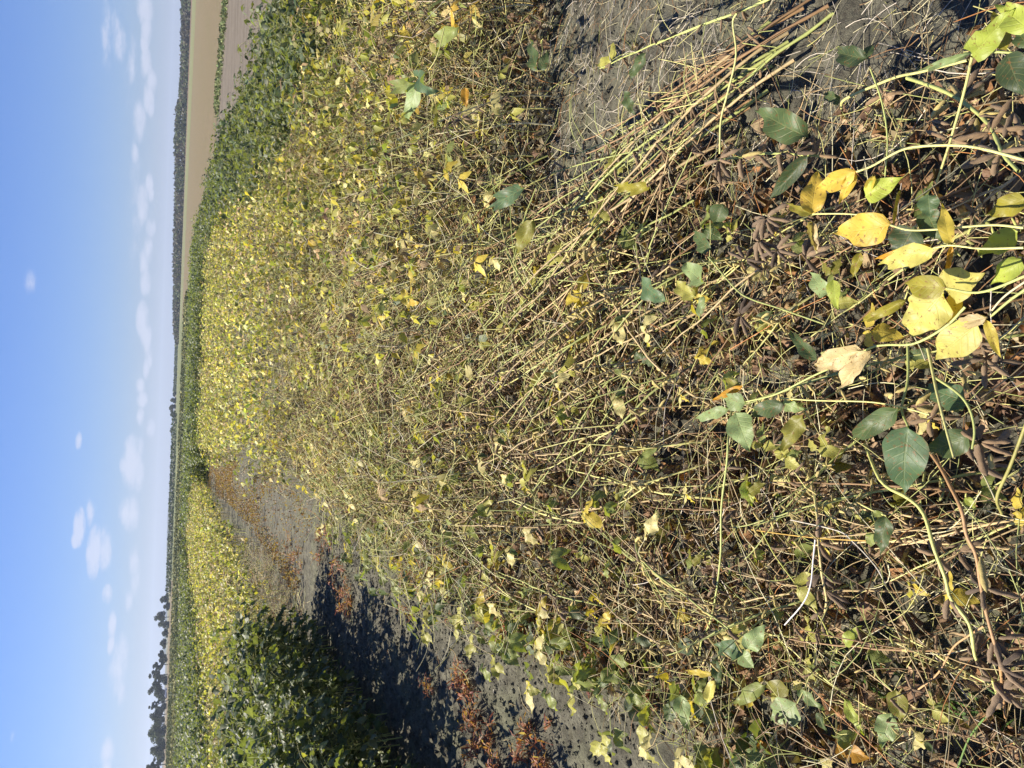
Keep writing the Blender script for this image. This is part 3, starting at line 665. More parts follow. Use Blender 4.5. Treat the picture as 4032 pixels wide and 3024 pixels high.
# ------------------------------------------------------------------ crops
def inside(x, y, poly):
    n = len(poly); c = np.zeros(x.shape, bool); j = n - 1
    for i in range(n):
        xi, yi = poly[i]; xj, yj = poly[j]
        c ^= ((yi > y) != (yj > y)) & (x < (xj - xi) * (y - yi) / (yj - yi + 1e-12) + xi); j = i
    return c
def sprinkle(poly, dens, r):
    P = np.array(poly); a, b = P.min(0), P.max(0); n = int((b[0] - a[0]) * (b[1] - a[1]) * dens)
    x, y = r.uniform(a[0], b[0], n), r.uniform(a[1], b[1], n); k = inside(x, y, poly); return x[k], y[k]
def pts3(x, y): return np.stack([x, y, gz(x, y)], 1)
def lean_az(x, y, r):
    base = np.where(x > -.1, R(-30), R(-8)); base = np.where(y > 3.5, R(-30), base)
    a = base + r.normal(0, 1, len(x)) * np.where((x > -.1) | (y > 3), R(10), R(20)); a = np.where((x < -.6) & (a < 0), -a * .7, a); k = r.random(len(x)) < .07; a[k] = r.uniform(-PI, PI, k.sum()); return a

r = np.random.default_rng(42)
# tangle in front: plants whose every pod can be seen
def lodged_words(k, px_, py_):
    pl = proto('lodged', k)['pl']; cs = {'stem_yellow': 'pale yellow', 'stem_green': 'greenish', 'stem_tan': 'tan', 'stem_brown': 'brown'}
    near = lambda q: min(cs, key=lambda n: np.abs(np.array(PAL[n]) / np.linalg.norm(PAL[n]) - np.asarray(q) / np.linalg.norm(q)).sum())
    col = cs[near(pl['scol'])]; row = ['nearest row', 'second row', 'third row', 'fourth row'][int(np.clip((py_ - .5) / .6, 0, 3))]
    place_ = 'at the path side' if px_ < -.55 else 'left of centre' if px_ < -.1 else 'at the centre' if px_ < .3 else 'next to the bare soil'
    lab = 'lodged soybean plant, %s stem, %s, %s' % (col, row, place_)
    return lab, 'lodged plants, %s, %s, %s stems' % (row, place_, col)
FRONT = [(-.90, .55), (.60, .55), (.62, 1.1), (.70, 2.0), (.78, 2.75), (-.94, 2.75), (-.90, 2.0)]
x, y = sprinkle(FRONT, 30, r); azs = lean_az(x, y, r)
gl = {0: 'lodged soybean plant with brown pods in the near left of the tangle, among dead leaves', 1: 'lodged soybean plant with brown pods in the near middle of the tangle',
      2: 'lodged soybean plant with brown pods near the bare soil on the right', 3: 'lodged soybean plant in the left part of the tangle, behind the nearest ones',
      4: 'lodged soybean plant leaning away in the middle of the tangle, behind the nearest ones', 5: 'lodged soybean plant on the right edge of the tangle, beside the bare soil'}
for k in range(len(x)):
    reg = (0 if x[k] < -.35 else 1 if x[k] < .35 else 2) + (3 if y[k] > 1.7 else 0)
    sc = r.uniform(.75, 1.0) if y[k] > 1.5 else r.uniform(.55, .8)
    if x[k] < -.5 and y[k] < 2.2: sc *= .8
    plant_full('lodged', int(k % 17), (x[k], y[k], float(gz(x[k], y[k]))), azs[k], sc, *lodged_words(int(k % 17), x[k], y[k]))
# the combed bundle beside the bare soil
for k in range(20):
    q = r.random(); bx, by = .74 + .34 * q + r.normal(0, .02), 1.72 - .30 * q + r.normal(0, .07)
    plant_full('bundle', int(r.integers(8)), (bx, by, float(gz(bx, by)) + r.uniform(0, .05)), R(-27) + r.normal(0, R(9)), r.uniform(.8, 1.1), 'long lodged soybean plant of the combed bundle lying beside the bare soil', 'bundle of long stems beside the bare soil')
for k in range(46):
    bx, by = r.uniform(.25, .85), r.uniform(1.7, 3.1)
    plant_mid('bundle', int(r.integers(8)), (bx, by, float(gz(bx, by)) + r.uniform(0, .08)), R(-30) + r.normal(0, R(9)), r.uniform(.85, 1.1), 'lodged soybean plant of the loose fan of long stems behind the combed bundle', 'fan of long stems behind the bundle')
# next ones back, right block behind the bare soil
MID = [(-.98, 2.75), (.78, 2.75), (.95, 2.85), (3.1, 2.9), (3.3, 4.6), (-1.12, 4.6)]
x, y = sprinkle(MID, 36, r); order = np.argsort(np.hypot(x, y)); x, y = x[order], y[order]; azs = lean_az(x, y, r)
nm = 48
for k in range(nm):
    g1 = x[k] > .8
    plant_mid('standing' if (x[k] > .5 and r.random() < .75) or r.random() < .12 else 'lodged', int(k % 13), (x[k], y[k], float(gz(x[k], y[k]))), azs[k], r.uniform(.8, 1.0),
              'half-standing soybean plant behind the bare soil on the right' if g1 else 'soybean plant midway back, ' + ('near the path edge' if x[k] < -.4 else 'in the centre of the plot' if x[k] < .2 else 'just beyond the combed bundle'), 'plants behind the bare soil' if g1 else 'plants midway back, ' + ('path side' if x[k] < -.4 else 'centre' if x[k] < .2 else 'beyond the bundle'))
rest = slice(nm, None); xr, yr, ar = x[rest], y[rest], azs[rest]
kk = xr > .3
plant_mass('soybean_plants', 'standing', pts3(xr[kk], yr[kk]), ar[kk], r.uniform(.8, 1, kk.sum()), 1, 'mass of yellowing soybean plants in the right block behind the bare soil', 'soybean plants')
plant_mass('soybean_plants', 'lodged', pts3(xr[~kk], yr[~kk]), ar[~kk], r.uniform(.8, 1, (~kk).sum()), 1, 'mass of flattened pod-laden soybean plants in the middle of the plot', 'soybean plants')
# middle distance, centre plot
ELo = [(-1.12, 4.6), (3.3, 4.6), (3.2, 6.4), (2.5, 7.0), (2.6, 9.5), (-1.2, 9.5)]
x, y = sprinkle(ELo, 34, r); a = lean_az(x, y, r); lod = (vnoise(x * 1.1, y * .5) + r.normal(0, .35, len(x)) + (y - 8.3) * .30 + np.clip(x - .8, -2, 2) * .55) > 0
l2 = ~lod
plant_mass('soybean_plants', 'golden', pts3(x[lod], y[lod]), a[lod], r.uniform(.75, .95, lod.sum()), 1, 'mass of golden-green soybean plants across the middle of the central plot', 'soybean plants', tintvar=.28)
plant_mass('soybean_plants', 'lodged', pts3(x[l2], y[l2]), a[l2], r.uniform(.8, 1.05, l2.sum()), 1, 'mass of brown lodged soybean plants in front of the golden-green ones', 'soybean plants')
EHi = [(-1.25, 9.5), (2.6, 9.5), (3.4, 14), (4.2, 20), (4.6, 32), (-2.9, 32), (-2.2, 20), (-1.45, 13)]
x, y = sprinkle(EHi, 13, r); k = r.random(len(x)) < np.clip(1.3 - y / 45, .5, 1); x, y = x[k], y[k]
k = (vnoise(x * .8 + 3, y * .35) * .5 + r.random(len(x))) < .52
plant_mass('soybean_plants', 'golden', pts3(x[k], y[k]), r.uniform(-PI, PI, k.sum()), r.uniform(.8, 1, k.sum()), 2, 'mass of golden soybean plants at the far end of the central plot', 'soybean plants', leaf_scale=1.25, tintvar=.32)
plant_mass('soybean_plants', 'standing', pts3(x[~k], y[~k]), r.uniform(-PI, PI, (~k).sum()), r.uniform(.8, 1, (~k).sum()), 2, 'mass of pale drying soybean plants at the far end of the central plot', 'soybean plants', leaf_scale=1.3)
# green border row on the right
FN = [(2.9, 5.4), (3.5, 4.9), (3.9, 7.4), (4.15, 9), (4.55, 13), (3.0, 13), (2.5, 9.2), (2.5, 6.8)]
x, y = sprinkle(FN, 19, r)
plant_mass('green_soybean_plants', 'green', pts3(x, y), r.uniform(-PI, PI, len(x)), r.uniform(.70, .86, len(x)), 1, 'dark green leafy soybean plants of the right border row', 'soybean plants')
FF = [(3.0, 13), (4.55, 13), (5.5, 20), (6.6, 34), (4.7, 34), (4.0, 20)]
x, y = sprinkle(FF, 13, r)
plant_mass('green_soybean_plants', 'green', pts3(x, y), r.uniform(-PI, PI, len(x)), r.uniform(.78, .92, len(x)), 2, 'dark green leafy soybean plants farther along the right border row', 'soybean plants', leaf_scale=1.2)
# left green plot
AF = [(-3.4, 2.4), (-2.40, 2.4), (-2.48, 5.5), (-2.66, 8.7), (-3.8, 8.8), (-3.6, 5.5)]
AB = [(-3.4, 2.4), (-3.6, 5.5), (-3.8, 8.8), (-9, 8.9), (-9, 2.4)]
x, y = sprinkle(AF, 24, r); order = np.argsort(-x * 1.0 + .0 * y); nA = 50
for k in order[:nA]:
    plant_full('green', int(k % 8), (x[k], y[k], float(gz(x[k], y[k]))), r.uniform(-PI, PI), r.uniform(.88, 1.0), *(lambda w: ('tall green soybean plant beside the path in the shaded left plot, ' + w, 'tall green plants beside the path, ' + w))('near part' if y[k] < 4.2 else 'middle part' if y[k] < 6.3 else 'far corner'))
x2, y2 = sprinkle(AB, 15, r); x2 = np.concatenate([x[order[nA:]], x2]); y2 = np.concatenate([y[order[nA:]], y2])
plant_mass('green_soybean_plants', 'green', pts3(x2, y2), r.uniform(-PI, PI, len(x2)), r.uniform(.88, 1.02, len(x2)), 1, 'dense dark green soybean plants filling the left plot behind its path side', 'soybean plants')
# yellow plot beyond it
BN = [(-2.95, 9.4), (-3.1, 14), (-8, 14), (-8, 9.4)]; BF = [(-3.1, 14), (-3.6, 20), (-4.8, 36), (-5.3, 44), (-9, 44), (-7.5, 14)]
x, y = sprinkle(BN, 19, r)
plant_mass('golden_soybean_plants', 'golden', pts3(x, y), r.uniform(-PI, PI, len(x)), r.uniform(.85, 1.02, len(x)), 1, 'golden soybean plants of the left plot beyond the green one', 'soybean plants', tintvar=.28)
x, y = sprinkle(BF, 13, r)
plant_mass('golden_soybean_plants', 'golden', pts3(x, y), r.uniform(-PI, PI, len(x)), r.uniform(.85, 1, len(x)), 2, 'golden soybean plants at the far end of the left plot', 'soybean plants', leaf_scale=1.3, tintvar=.32)
# green crop around and behind
HN = [(-7.6, 13.5), (-9, 30), (-9, 44), (-22, 44), (-17, 13.5), (-13, 8.6), (-8.6, 8.6)]
x, y = sprinkle(HN, 9, r)
plant_mass('green_soybean_plants', 'green', pts3(x, y), r.uniform(-PI, PI, len(x)), r.uniform(.8, .95, len(x)), 2, 'green soybean plants in the wide plot beyond the golden left one', 'soybean plants', leaf_scale=1.35)
x, y = sprinkle([(-5.3, 36), (-1.9, 32.5), (4.7, 33), (6.7, 34), (6.9, 46), (-9, 46), (-9, 44)], 11, r)
plant_mass('green_soybean_plants', 'green', pts3(x, y), r.uniform(-PI, PI, len(x)), r.uniform(.85, 1.0, len(x)), 2, 'green soybean plants crossing the end of the bare path', 'soybean plants', leaf_scale=1.3)
CF = [(-22, 30), (-9, 44), (-9, 46), (6.9, 46), (8.5, 100), (-60, 140), (-110, 140), (-40, 30)]
n = 120000; rr_ = r.uniform(0, 1, n); yy = 26 * (145 / 26) ** rr_; xx = r.uniform(-1, .12, n) * yy * .85
k = inside(xx, yy, CF); xx, yy = xx[k], yy[k]; hh = .80 + .10 * vnoise(xx * 1.3, yy * .8)
P = np.stack([xx, yy, hh - r.exponential(.12, len(xx))], 1); g = quads_at(P, .10 + yy * .0011, r, .5)
c = np.where((vnoise(xx * .35 + 7, yy * .12) + r.normal(0, .45, len(xx)) > .35)[:, None], np.array([[.30, .28, .11]]), np.array([[.14, .155, .075]])) * r.choice([.45, .8, 1.0, 1.3, 2.2], (len(xx), 1), p=[.25, .3, .2, .17, .08])
g.c = np.repeat(c, 4, 0)
# the closed canopy under the scattered leaves
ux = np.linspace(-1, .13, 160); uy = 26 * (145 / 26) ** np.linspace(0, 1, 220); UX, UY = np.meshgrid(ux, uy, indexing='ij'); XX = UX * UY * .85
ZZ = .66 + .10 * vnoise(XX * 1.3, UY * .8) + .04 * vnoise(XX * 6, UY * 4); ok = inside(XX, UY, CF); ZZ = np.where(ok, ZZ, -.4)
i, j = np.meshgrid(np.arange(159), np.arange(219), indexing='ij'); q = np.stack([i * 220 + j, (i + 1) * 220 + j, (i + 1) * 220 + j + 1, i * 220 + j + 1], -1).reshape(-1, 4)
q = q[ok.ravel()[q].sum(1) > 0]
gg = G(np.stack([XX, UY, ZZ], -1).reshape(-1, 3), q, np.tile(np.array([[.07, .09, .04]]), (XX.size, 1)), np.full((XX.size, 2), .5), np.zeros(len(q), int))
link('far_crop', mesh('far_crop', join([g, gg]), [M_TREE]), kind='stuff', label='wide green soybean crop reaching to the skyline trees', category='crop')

# low leafy plants spilling over the path edge
ed = [(-1.30, 6.9), (-1.27, 6.2), (-1.3, 5.5), (-1.22, 5.0), (-1.2, 4.5), (-1.18, 4.1), (-1.14, 3.8), (-1.12, 3.5), (-1.1, 3.2), (-1.05, 2.9), (-.98, 2.65), (-1.0, 2.45), (-.96, 2.25), (-.93, 2.1), (-.97, 1.95), (-.92, 1.8), (-.95, 1.65), (-.9, 1.52), (-.98, 1.4), (-.9, 1.3)]
for k, (ex, ey) in enumerate(ed):
    for m in range(2 if ey > 2.5 else 1):
        bx, by = ex + .10 + r.normal(0, .06) + .09 * m, ey + r.normal(0, .07)
        plant_full('edge', int(r.integers(8)), (bx, by, float(gz(bx, by))), R(-80) + r.normal(0, R(30)), r.uniform(.6, .85),
                   'low leafy soybean plant leaning over the path, ' + ('far stretch of the edge' if ey > 4.6 else 'middle stretch of the edge' if ey > 2.7 else 'nearest stretch of the edge'), 'leafy plants along the path edge, ' + ('far' if ey > 4.6 else 'middle' if ey > 2.7 else 'near'))
# ------------------------------------------------------------------ red weeds on the path
RED = [(.27, .075, .035), (.33, .115, .045), (.38, .17, .11), (.20, .04, .03), (.32, .20, .09), (.46, .30, .20)]
BL = [leaf_geo(.052, .0085, .25, d, .3, tw, 6, 2, 900 + k, narrow=True) for k, (d, tw) in enumerate([(.6, .3), (1.3, -.5), (1.9, .8), (-.7, .3), (1.0, 1.2)])]
BM = [[mesh('blade', paint(b, c)) for c in RED] for b in BL]
def weed_clump(loc, rad, nb, label, full, seed, sc=1.0):
    r = np.random.default_rng(seed)
    geo = []; e = empty('red_weed', loc, r.uniform(0, 6), sc, label=label, category='weed', group='red weeds on the path'); st = []
    ns_ = max(3, nb // 9)
    for k in range(ns_):
        a = r.uniform(0, 2 * PI); q = rad * math.sqrt(r.random()); b = np.array([math.cos(a) * q, math.sin(a) * q, 0]); h = r.uniform(.035, .085)
        tip = b + np.array([math.cos(a) * .02, math.sin(a) * .02, h]) + r.normal(0, .008, 3); st.append(tube([b, (b + tip) / 2 + r.normal(0, .004, 3), tip], .0011, 3, (.34, .12, .07)))
        for m in range(nb // ns_):
            t = .25 + .75 * (m + 1) / (nb // ns_); p = b + (tip - b) * t; aa = m * 2.4 + r.normal(0, .4)
            d = unit([math.cos(aa), math.sin(aa), r.uniform(.1, 1.1)]); F = frame(d, [0, 0, 1]); s = r.uniform(.55, 1.15); i, c = int(r.integers(5)), int(r.choice(6, p=[.28, .27, .12, .13, .12, .08]))
            if full: link('blade', BM[i][c], e, p, F, s)
            else: geo.append(xf(paint(BL[i], RED[c]), F, p, s))
    link('stem', mesh('stem', join(st)), e)
    if geo: o = link('foliage', mesh('foliage', join(geo)), e); o['kind'] = 'stuff'
def wl(dx, dy): p = at(dx, dy, 0); return (p[0], p[1], float(gz(p[0], p[1])))
WN = [(1010, 1462, .06, 'in the red patch midway along the path, its far end'), (1005, 1500, .07, 'in the red patch midway along the path, beside the shade'), (1030, 1535, .08, 'in the middle of the red patch midway along the path'),
      (1052, 1570, .08, 'in the red patch midway along the path, left of its middle'), (1030, 1600, .07, 'in the red patch midway along the path, near the shaded plot'), (1065, 1630, .06, 'at the left end of the red patch midway along the path'),
      (1140, 1550, .05, 'at the far side of the nearest red patch'), (1165, 1590, .08, 'in the middle of the nearest red patch'), (1150, 1630, .08, 'at the left side of the nearest red patch, cut by the picture edge'), (1195, 1645, .05, 'standing alone as the nearest one on the path'),
      (1120, 1385, .06, 'under the leafy edge plants, toward the camera'), (1100, 1335, .07, 'under the leafy edge plants, midway'), (1395, 1515, .035, 'small and dark red, tucked under the nearest edge leaves')]
for k, (dx, dy, rad, lab) in enumerate(WN):
    weed_clump(wl(dx, dy), rad * 1.15, 62 if rad > .05 else 24, 'red weed ' + lab, True, 60 + k, 1.15)
WM = [(960, 1285), (950, 1262), (975, 1300), (890, 1240), (905, 1252), (870, 1222), (745, 1265), (750, 1290), (755, 1312), (735, 1250), (700, 1165), (715, 1150), (690, 1180), (640, 1190), (650, 1205), (625, 1170), (1075, 1370), (1135, 1345), (930, 1490), (880, 1335), (860, 1215), (1300, 1455), (1280, 1440)]
for k, (dx, dy) in enumerate(WM):
    p = wl(dx, dy); weed_clump(p, .08 if p[1] < 6 else .13, 40 if p[1] < 6 else 60, 'red narrow-leaved weed clump on the path, among those scattered farther off', False, 160 + k, 1.0 if p[1] < 6 else 1.3)
# far reddish growth, too fine to tell apart
x, y = sprinkle([(-1.5, 8.5), (-2.75, 9.5), (-2.9, 13), (-3.4, 20), (-5.0, 34), (-3.2, 33), (-2.4, 22), (-1.5, 13)], 2400, r)
dens = (vnoise(x * 2.2 + 5, y * .6) + r.normal(0, .45, len(x)) > .1) & (r.random(len(x)) < np.clip(6 / y, .1, .6)); x, y = x[dens], y[dens]
P = np.stack([x, y, r.uniform(0, .07, len(x))], 1); g = quads_at(P, .016 + .0008 * y, r, 0)
cc_ = (np.array(RED)[r.choice(6, len(x))] * .36 + np.array((.12, .075, .05))) * r.uniform(.6, 1.2, (len(x), 1)); g.c = np.repeat(cc_, 4, 0)
link('red_weeds', mesh('red_weeds', g), kind='stuff', label='low reddish weeds carpeting the far end of the path', category='weeds')

# ------------------------------------------------------------------ clods
def clods(poly, dens, s0, s1, label):
    x, y = sprinkle(poly, dens, r); gs = []
    for k in range(8):
        a = np.arange(5) * 2 * PI / 5 + r.uniform(0, 1); lo = np.stack([np.cos(a), np.sin(a), 0 * a - .25], 1) * r.uniform(.75, 1.25, (5, 1)); hi = np.stack([np.cos(a + .3) * .55, np.sin(a + .3) * .55, 0 * a + .55], 1) * r.uniform(.7, 1.2, (5, 1))
        V = np.vstack([lo, hi, [[0, 0, .62]]]); F = np.array([(m, (m + 1) % 5, 5 + (m + 1) % 5, 5 + m) for m in range(5)] + [(5, 6, 7, 10), (7, 8, 9, 10), (9, 5, 10, 10)]); F[-1] = (9, 5, 6, 10)
        g = G(V, F, np.ones((11, 3)), np.zeros((11, 2)), np.zeros(len(F), int)); xi, yi = x[k::8], y[k::8]; m = len(xi)
        s = s0 + (s1 - s0) * r.random(m) ** 3; Rs = rotz(r.uniform(-PI, PI, m)) * s[:, None, None]; gs.append(many(g, Rs, pts3(xi, yi)))
    me = mesh('soil_clods', join(gs), [M_SOIL]); me.polygons.foreach_set('use_smooth', np.zeros(len(me.polygons), bool))
    link('soil_clods', me, kind='stuff', label=label, category='soil')
clods([(-2.5, 1.5), (-.9, 1.5), (-1.15, 8.5), (-2.6, 8.5)], 1500, .003, .017, 'small grey crumbs and clods of soil on the bare path')
clods([(.6, .7), (1.9, .7), (1.9, 3.2), (.7, 3.2)], 900, .003, .014, 'small crumbs of soil on the bare patch at the right')
# ------------------------------------------------------------------ litter, straw, grass
DRY = [leaf_geo(.06, .04, f_, d, 1.2, tw, 4, 4, 700 + k, .035, 3) for k, (f_, d, tw) in enumerate([(.9, 1.2, .6), (.6, 2.0, -.8), (1.2, .6, 1.2), (.3, 2.6, .3), (.8, -1.5, .5), (1.0, 1.6, -1.4)])]
DC = np.array([(.27, .165, .09), (.33, .21, .12), (.20, .12, .07), (.40, .28, .17), (.30, .15, .06), (.16, .10, .07)])
def rand_rot(n, r, flatness=1.0):
    q = r.normal(0, 1, (n, 4)); q[:, 1:3] *= flatness; q /= np.linalg.norm(q, axis=1)[:, None]; w, x, y, z = q.T
    return np.stack([np.stack([1 - 2 * (y * y + z * z), 2 * (x * y - z * w), 2 * (x * z + y * w)], -1), np.stack([2 * (x * y + z * w), 1 - 2 * (x * x + z * z), 2 * (y * z - x * w)], -1), np.stack([2 * (x * z - y * w), 2 * (y * z + x * w), 1 - 2 * (x * x + y * y)], -1)], -2)
def litter(poly, dens, label, zmax=.05, sc=(.6, 1.2)):
    x, y = sprinkle(poly, dens, r); gs = []
    for k in range(6):
        xi, yi = x[k::6], y[k::6]; n = len(xi); t = pts3(xi, yi); t[:, 2] += r.uniform(.004, zmax, n)
        Rs = rand_rot(n, r, .45) * r.uniform(*sc, n)[:, None, None]; gs.append(many(paint(DRY[k], (1, 1, 1)), Rs, t, DC[r.integers(0, 6, n)] * r.uniform(.7, 1.25, (n, 1))))
    link('dry_leaves', mesh('dry_leaves', join(gs)), kind='stuff', label=label, category='dry leaves')
litter([(-1.12, .45), (.72, .45), (.72, 1.3), (.80, 2.9), (-1.18, 2.9), (-1.05, 2.0)], 800, 'curled brown dead leaves covering the ground under the tangle', .07)
litter([(-1.15, 2.9), (3.0, 2.95), (3.4, 5), (2.6, 10), (-1.3, 10), (-1.25, 6.5)], 420, 'dead leaves under the plants farther back', .08)
litter([(.7, .8), (1.7, .8), (1.7, 3.0), (.75, 3.0)], 14, 'few pale dead leaves scattered on the bare soil at the right', .01)
STRW = [np.array(PAL[k]) for k in ('stem_tan', 'stem_brown', 'stem_yellow', 'stem_pale', 'stem_green', 'brown')] + [np.array((.72, .64, .52)), np.array((.50, .22, .07))]
def straws(poly, dens, z0, z1, len_, rad, label, tilt=.35, cols=(3, 2, 3, 2, 2, 1, .5, .6), ang=None, name='straw', cat='straw'):
    x, y = sprinkle(poly, dens, r); n = len(x); cols = np.array(cols, float); protos = []
    for k in range(12):
        L0 = r.uniform(*len_); a, b = r.normal(0, .16, 2); s = np.linspace(-.5, .5, 6); P = np.stack([a * L0 * (s * s * 2 - .25), s * L0, b * L0 * (.25 - s * s) + L0 * .012 * np.sin(s * 9)], 1)
        protos.append(tube(P, np.linspace(rad * 1.25, rad * .8, 6), 3, (1, 1, 1)))
    gs = []
    for k in range(12):
        xi, yi = x[k::12], y[k::12]; m = len(xi)
        if not m: continue
        t = pts3(xi, yi); t[:, 2] += z0 + (z1 - z0) * r.random(m) ** 1.6 + .004
        th = r.uniform(-PI, PI, m) if ang is None else r.normal(ang, .5, m); ti = r.normal(0, tilt, m) * (t[:, 2] > .03)
        ct, st_, ci, si = np.cos(th), np.sin(th), np.cos(ti), np.sin(ti); z = np.zeros(m)
        Rx = np.stack([np.stack([z + 1, z, z], -1), np.stack([z, ci, -si], -1), np.stack([z, si, ci], -1)], -2); Rz = np.stack([np.stack([ct, -st_, z], -1), np.stack([st_, ct, z], -1), np.stack([z, z, z + 1], -1)], -2)
        gs.append(many(protos[k], Rz @ Rx, t, np.array(STRW)[r.choice(8, m, p=cols / cols.sum())] * r.uniform(.7, 1.15, (m, 1))))
    link(name, mesh(name, join(gs)), kind='stuff', label=label, category=cat)
straws([(-1.08, .45), (.75, .45), (.78, 2.8), (-1.1, 2.8)], 620, .0, .22, (.10, .30), .0011, 'thin fallen leaf stalks criss-crossing through the tangle')
straws([(-1.2, 2.8), (.78, 2.8), (2.9, 3.0), (3.0, 6.5), (-1.25, 6.5)], 420, .02, .5, (.12, .32), .0014, 'pale bare leaf stalks sticking through the plants farther back', .7, (2, 1, 5, 3, 3, .5, .3, .3))
straws([(.62, .7), (1.9, .7), (1.9, 3.1), (.7, 3.1)], 800, .0, .02, (.03, .19), .0009, 'whitish straw and dead grass strewn over the bare soil at the right', .1, (2, 1, .5, 3, .2, 1, 4, .3), None)
straws([(-2.3, 1.6), (-1.0, 1.6), (-1.2, 8), (-2.5, 8)], 14, .0, .006, (.03, .12), .0011, 'scattered bits of straw on the bare path', .1, (2, 2, .5, 1, .1, 1, 1, .5))
straws([(-1.25, 6.5), (2.6, 6.5), (2.6, 10), (-1.3, 10)], 150, .1, .6, (.15, .35), .0018, 'pale bare stalks sticking out of the golden plants', .8, (2, .5, 5, 4, 2, .5, .3, .1))
straws([(-3.3, 8.8), (-2.6, 8.8), (-2.8, 14), (-3.5, 14)], 260, .0, .4, (.10, .3), .0018, 'dry stalks along the foot of the golden left plot', .6, (3, 3, 3, 2, 1, 2, .3, .5))
# green grass blades at the near edge of the path and fine clods
GB = [leaf_geo(.10, .006, .3, d, .1, tw, 5, 2, 950 + k, narrow=True) for k, (d, tw) in enumerate([(.8, .3), (1.5, -.4), (.4, .6), (2.0, .2)])]
def grass_tuft(dx, dy, nb, rad, label, seed):
    r = np.random.default_rng(seed); p = wl(dx, dy); e = empty('grass_tuft', p, 0, label=label, category='grass tuft', group='grass tufts'); 
    for k in range(nb):
        a = r.uniform(0, 2 * PI); q = rad * r.random(); b = np.array([math.cos(a) * q, math.sin(a) * q, 0]); d = unit([math.cos(a) * .8, math.sin(a) * .8, r.uniform(.3, 1.3)])
        link('blade', GBM[int(r.integers(4))][int(r.integers(3))], e, b, frame(d, [0, 0, 1]), r.uniform(.6, 1.3))
GBM = [[mesh('blade', paint(b, c)) for c in ((.09, .20, .04), (.14, .27, .06), (.30, .30, .10))] for b in GB]
for k, (dx, dy, lab) in enumerate([(1570, 1500, 'green grass tuft under the nearest edge leaves'), (1610, 1530, 'sparse grass tuft between the edge leaves and the bare path'), (1845, 1460, 'dark green grass tuft in the shade of the near tangle'), (2000, 1500, 'grass tuft low in the near left corner of the tangle'),
                                   (1560, 1310, 'small grass tuft at the path side of the middle edge'), (2190, 1545, 'grass tuft at the nearest left corner'), (1270, 1400, 'fine grass tuft beside the red weeds')]):
    grass_tuft(dx, dy, 22, .05, lab, 400 + k)
x, y = sprinkle([(12, 37.5), (16, 31), (30, 6), (33, 8), (18, 34), (14, 42)], 45, r)
P = np.stack([x, y, r.uniform(0, .12, len(x))], 1); g = colour_each(quads_at(P, .13, r), (.19, .22, .09), r, .3); link('grass_margin', mesh('grass_margin', g, [M_TREE]), kind='stuff', label='green tufted grass between the dirt road and the stubble', category='grass')

# ------------------------------------------------------------------ the plants that stand out in the photograph
def P3(pts, z):
    zs = np.linspace(z[0], z[1], len(pts)) if isinstance(z, tuple) else ([z] * len(pts) if np.isscalar(z) else z)
    return np.array([at(a, b, c) for (a, b), c in zip(pts, zs)])
def hero(label, stems=(), leaves=(), podset=(), base=None, seed=0):
    r = np.random.default_rng(seed + 5000)
    e = empty('soybean_plant', (0, 0, 0), label=label, category='soybean plant', group='soybean plants in the foreground')
    o = None
    for (pts, z, rad, c) in stems:
        P = P3(pts, z)
        if o is None: o = P[0].copy(); o[2] = 0; e.location = o
        Q = refine(P, len(P) * 4); n = len(Q)
        rad = rad * .82 if rad > .0028 else rad; rr = np.linspace(rad * 1.1, rad * .85, n) * (1 + (.18 * (np.arange(n) % 4 == 0) if rad > .0028 else 0))
        col = np.array(PAL[c]) if isinstance(c, str) else np.array(c)
        link('stem' if rad > .0024 else 'petiole', mesh('stem' if rad > .0024 else 'petiole', tube(Q - o, rr, 8, col)), e)
    for (b, t, w, z, c, *x) in leaves:
        zb, zt = z if isinstance(z, tuple) else (z, z - .012)
        pb, pt = at(*b, zb), at(*t, zt); L0 = np.linalg.norm(pt - pb); depth = np.dot(pb - np.array([0, 0, CAM_H]), fwd)
        W0 = w * 4032 / 2212 / FPX * depth; up = unit(unit(np.array([0, 0, CAM_H]) - pb) + np.array([-.25, .1, .55]) + r.normal(0, .12, 3))
        fo, dr, tw, cr = (x + [None] * 4)[:4] if x else (None,) * 4
        dr0 = .45 if dr is None else dr
        g = leaf_geo(L0 * 1.04, W0 * 1.12, .22 if fo is None else fo, dr0, r.uniform(.3, .8), r.uniform(-.3, .3) if tw is None else tw, 12, 8, seed * 31 + int(b[0]), cr or 0, 3 if c in ('tan', 'brown') else 0)
        F = frame(pt - pb, up)
        if dr0: F = F @ rotvec((1, 0, 0), dr0 * .5)
        m = mesh('leaf', paint(g, np.array(PAL.get(c, c) if isinstance(c, str) else c)))
        link('leaf', m, e, pb - o, F, 1.0)
    for (px, z, n, c, s) in podset:
        b = at(*px, z)
        for k in range(n):
            a = r.uniform(0, 2 * PI); d = unit([math.cos(a), math.sin(a), r.uniform(-.7, .5)])
            link('pod', part_mesh('pod', int(r.integers(NS)), c if r.random() < .7 else 'pod_grey'), e, b - o + d * .004, frame(d, [0, 0, 1]), s * r.uniform(.85, 1.1))
    return e
PAL['goldleaf'] = (.60, .42, .065); PAL['paleyellow'] = (.52, .47, .12); PAL['cream'] = (.56, .44, .23); PAL['bluegreen'] = (.10, .165, .075); PAL['ygreen'] = (.36, .42, .07); PAL['mint'] = (.26, .34, .14); PAL['leafolive'] = (.26, .23, .03)
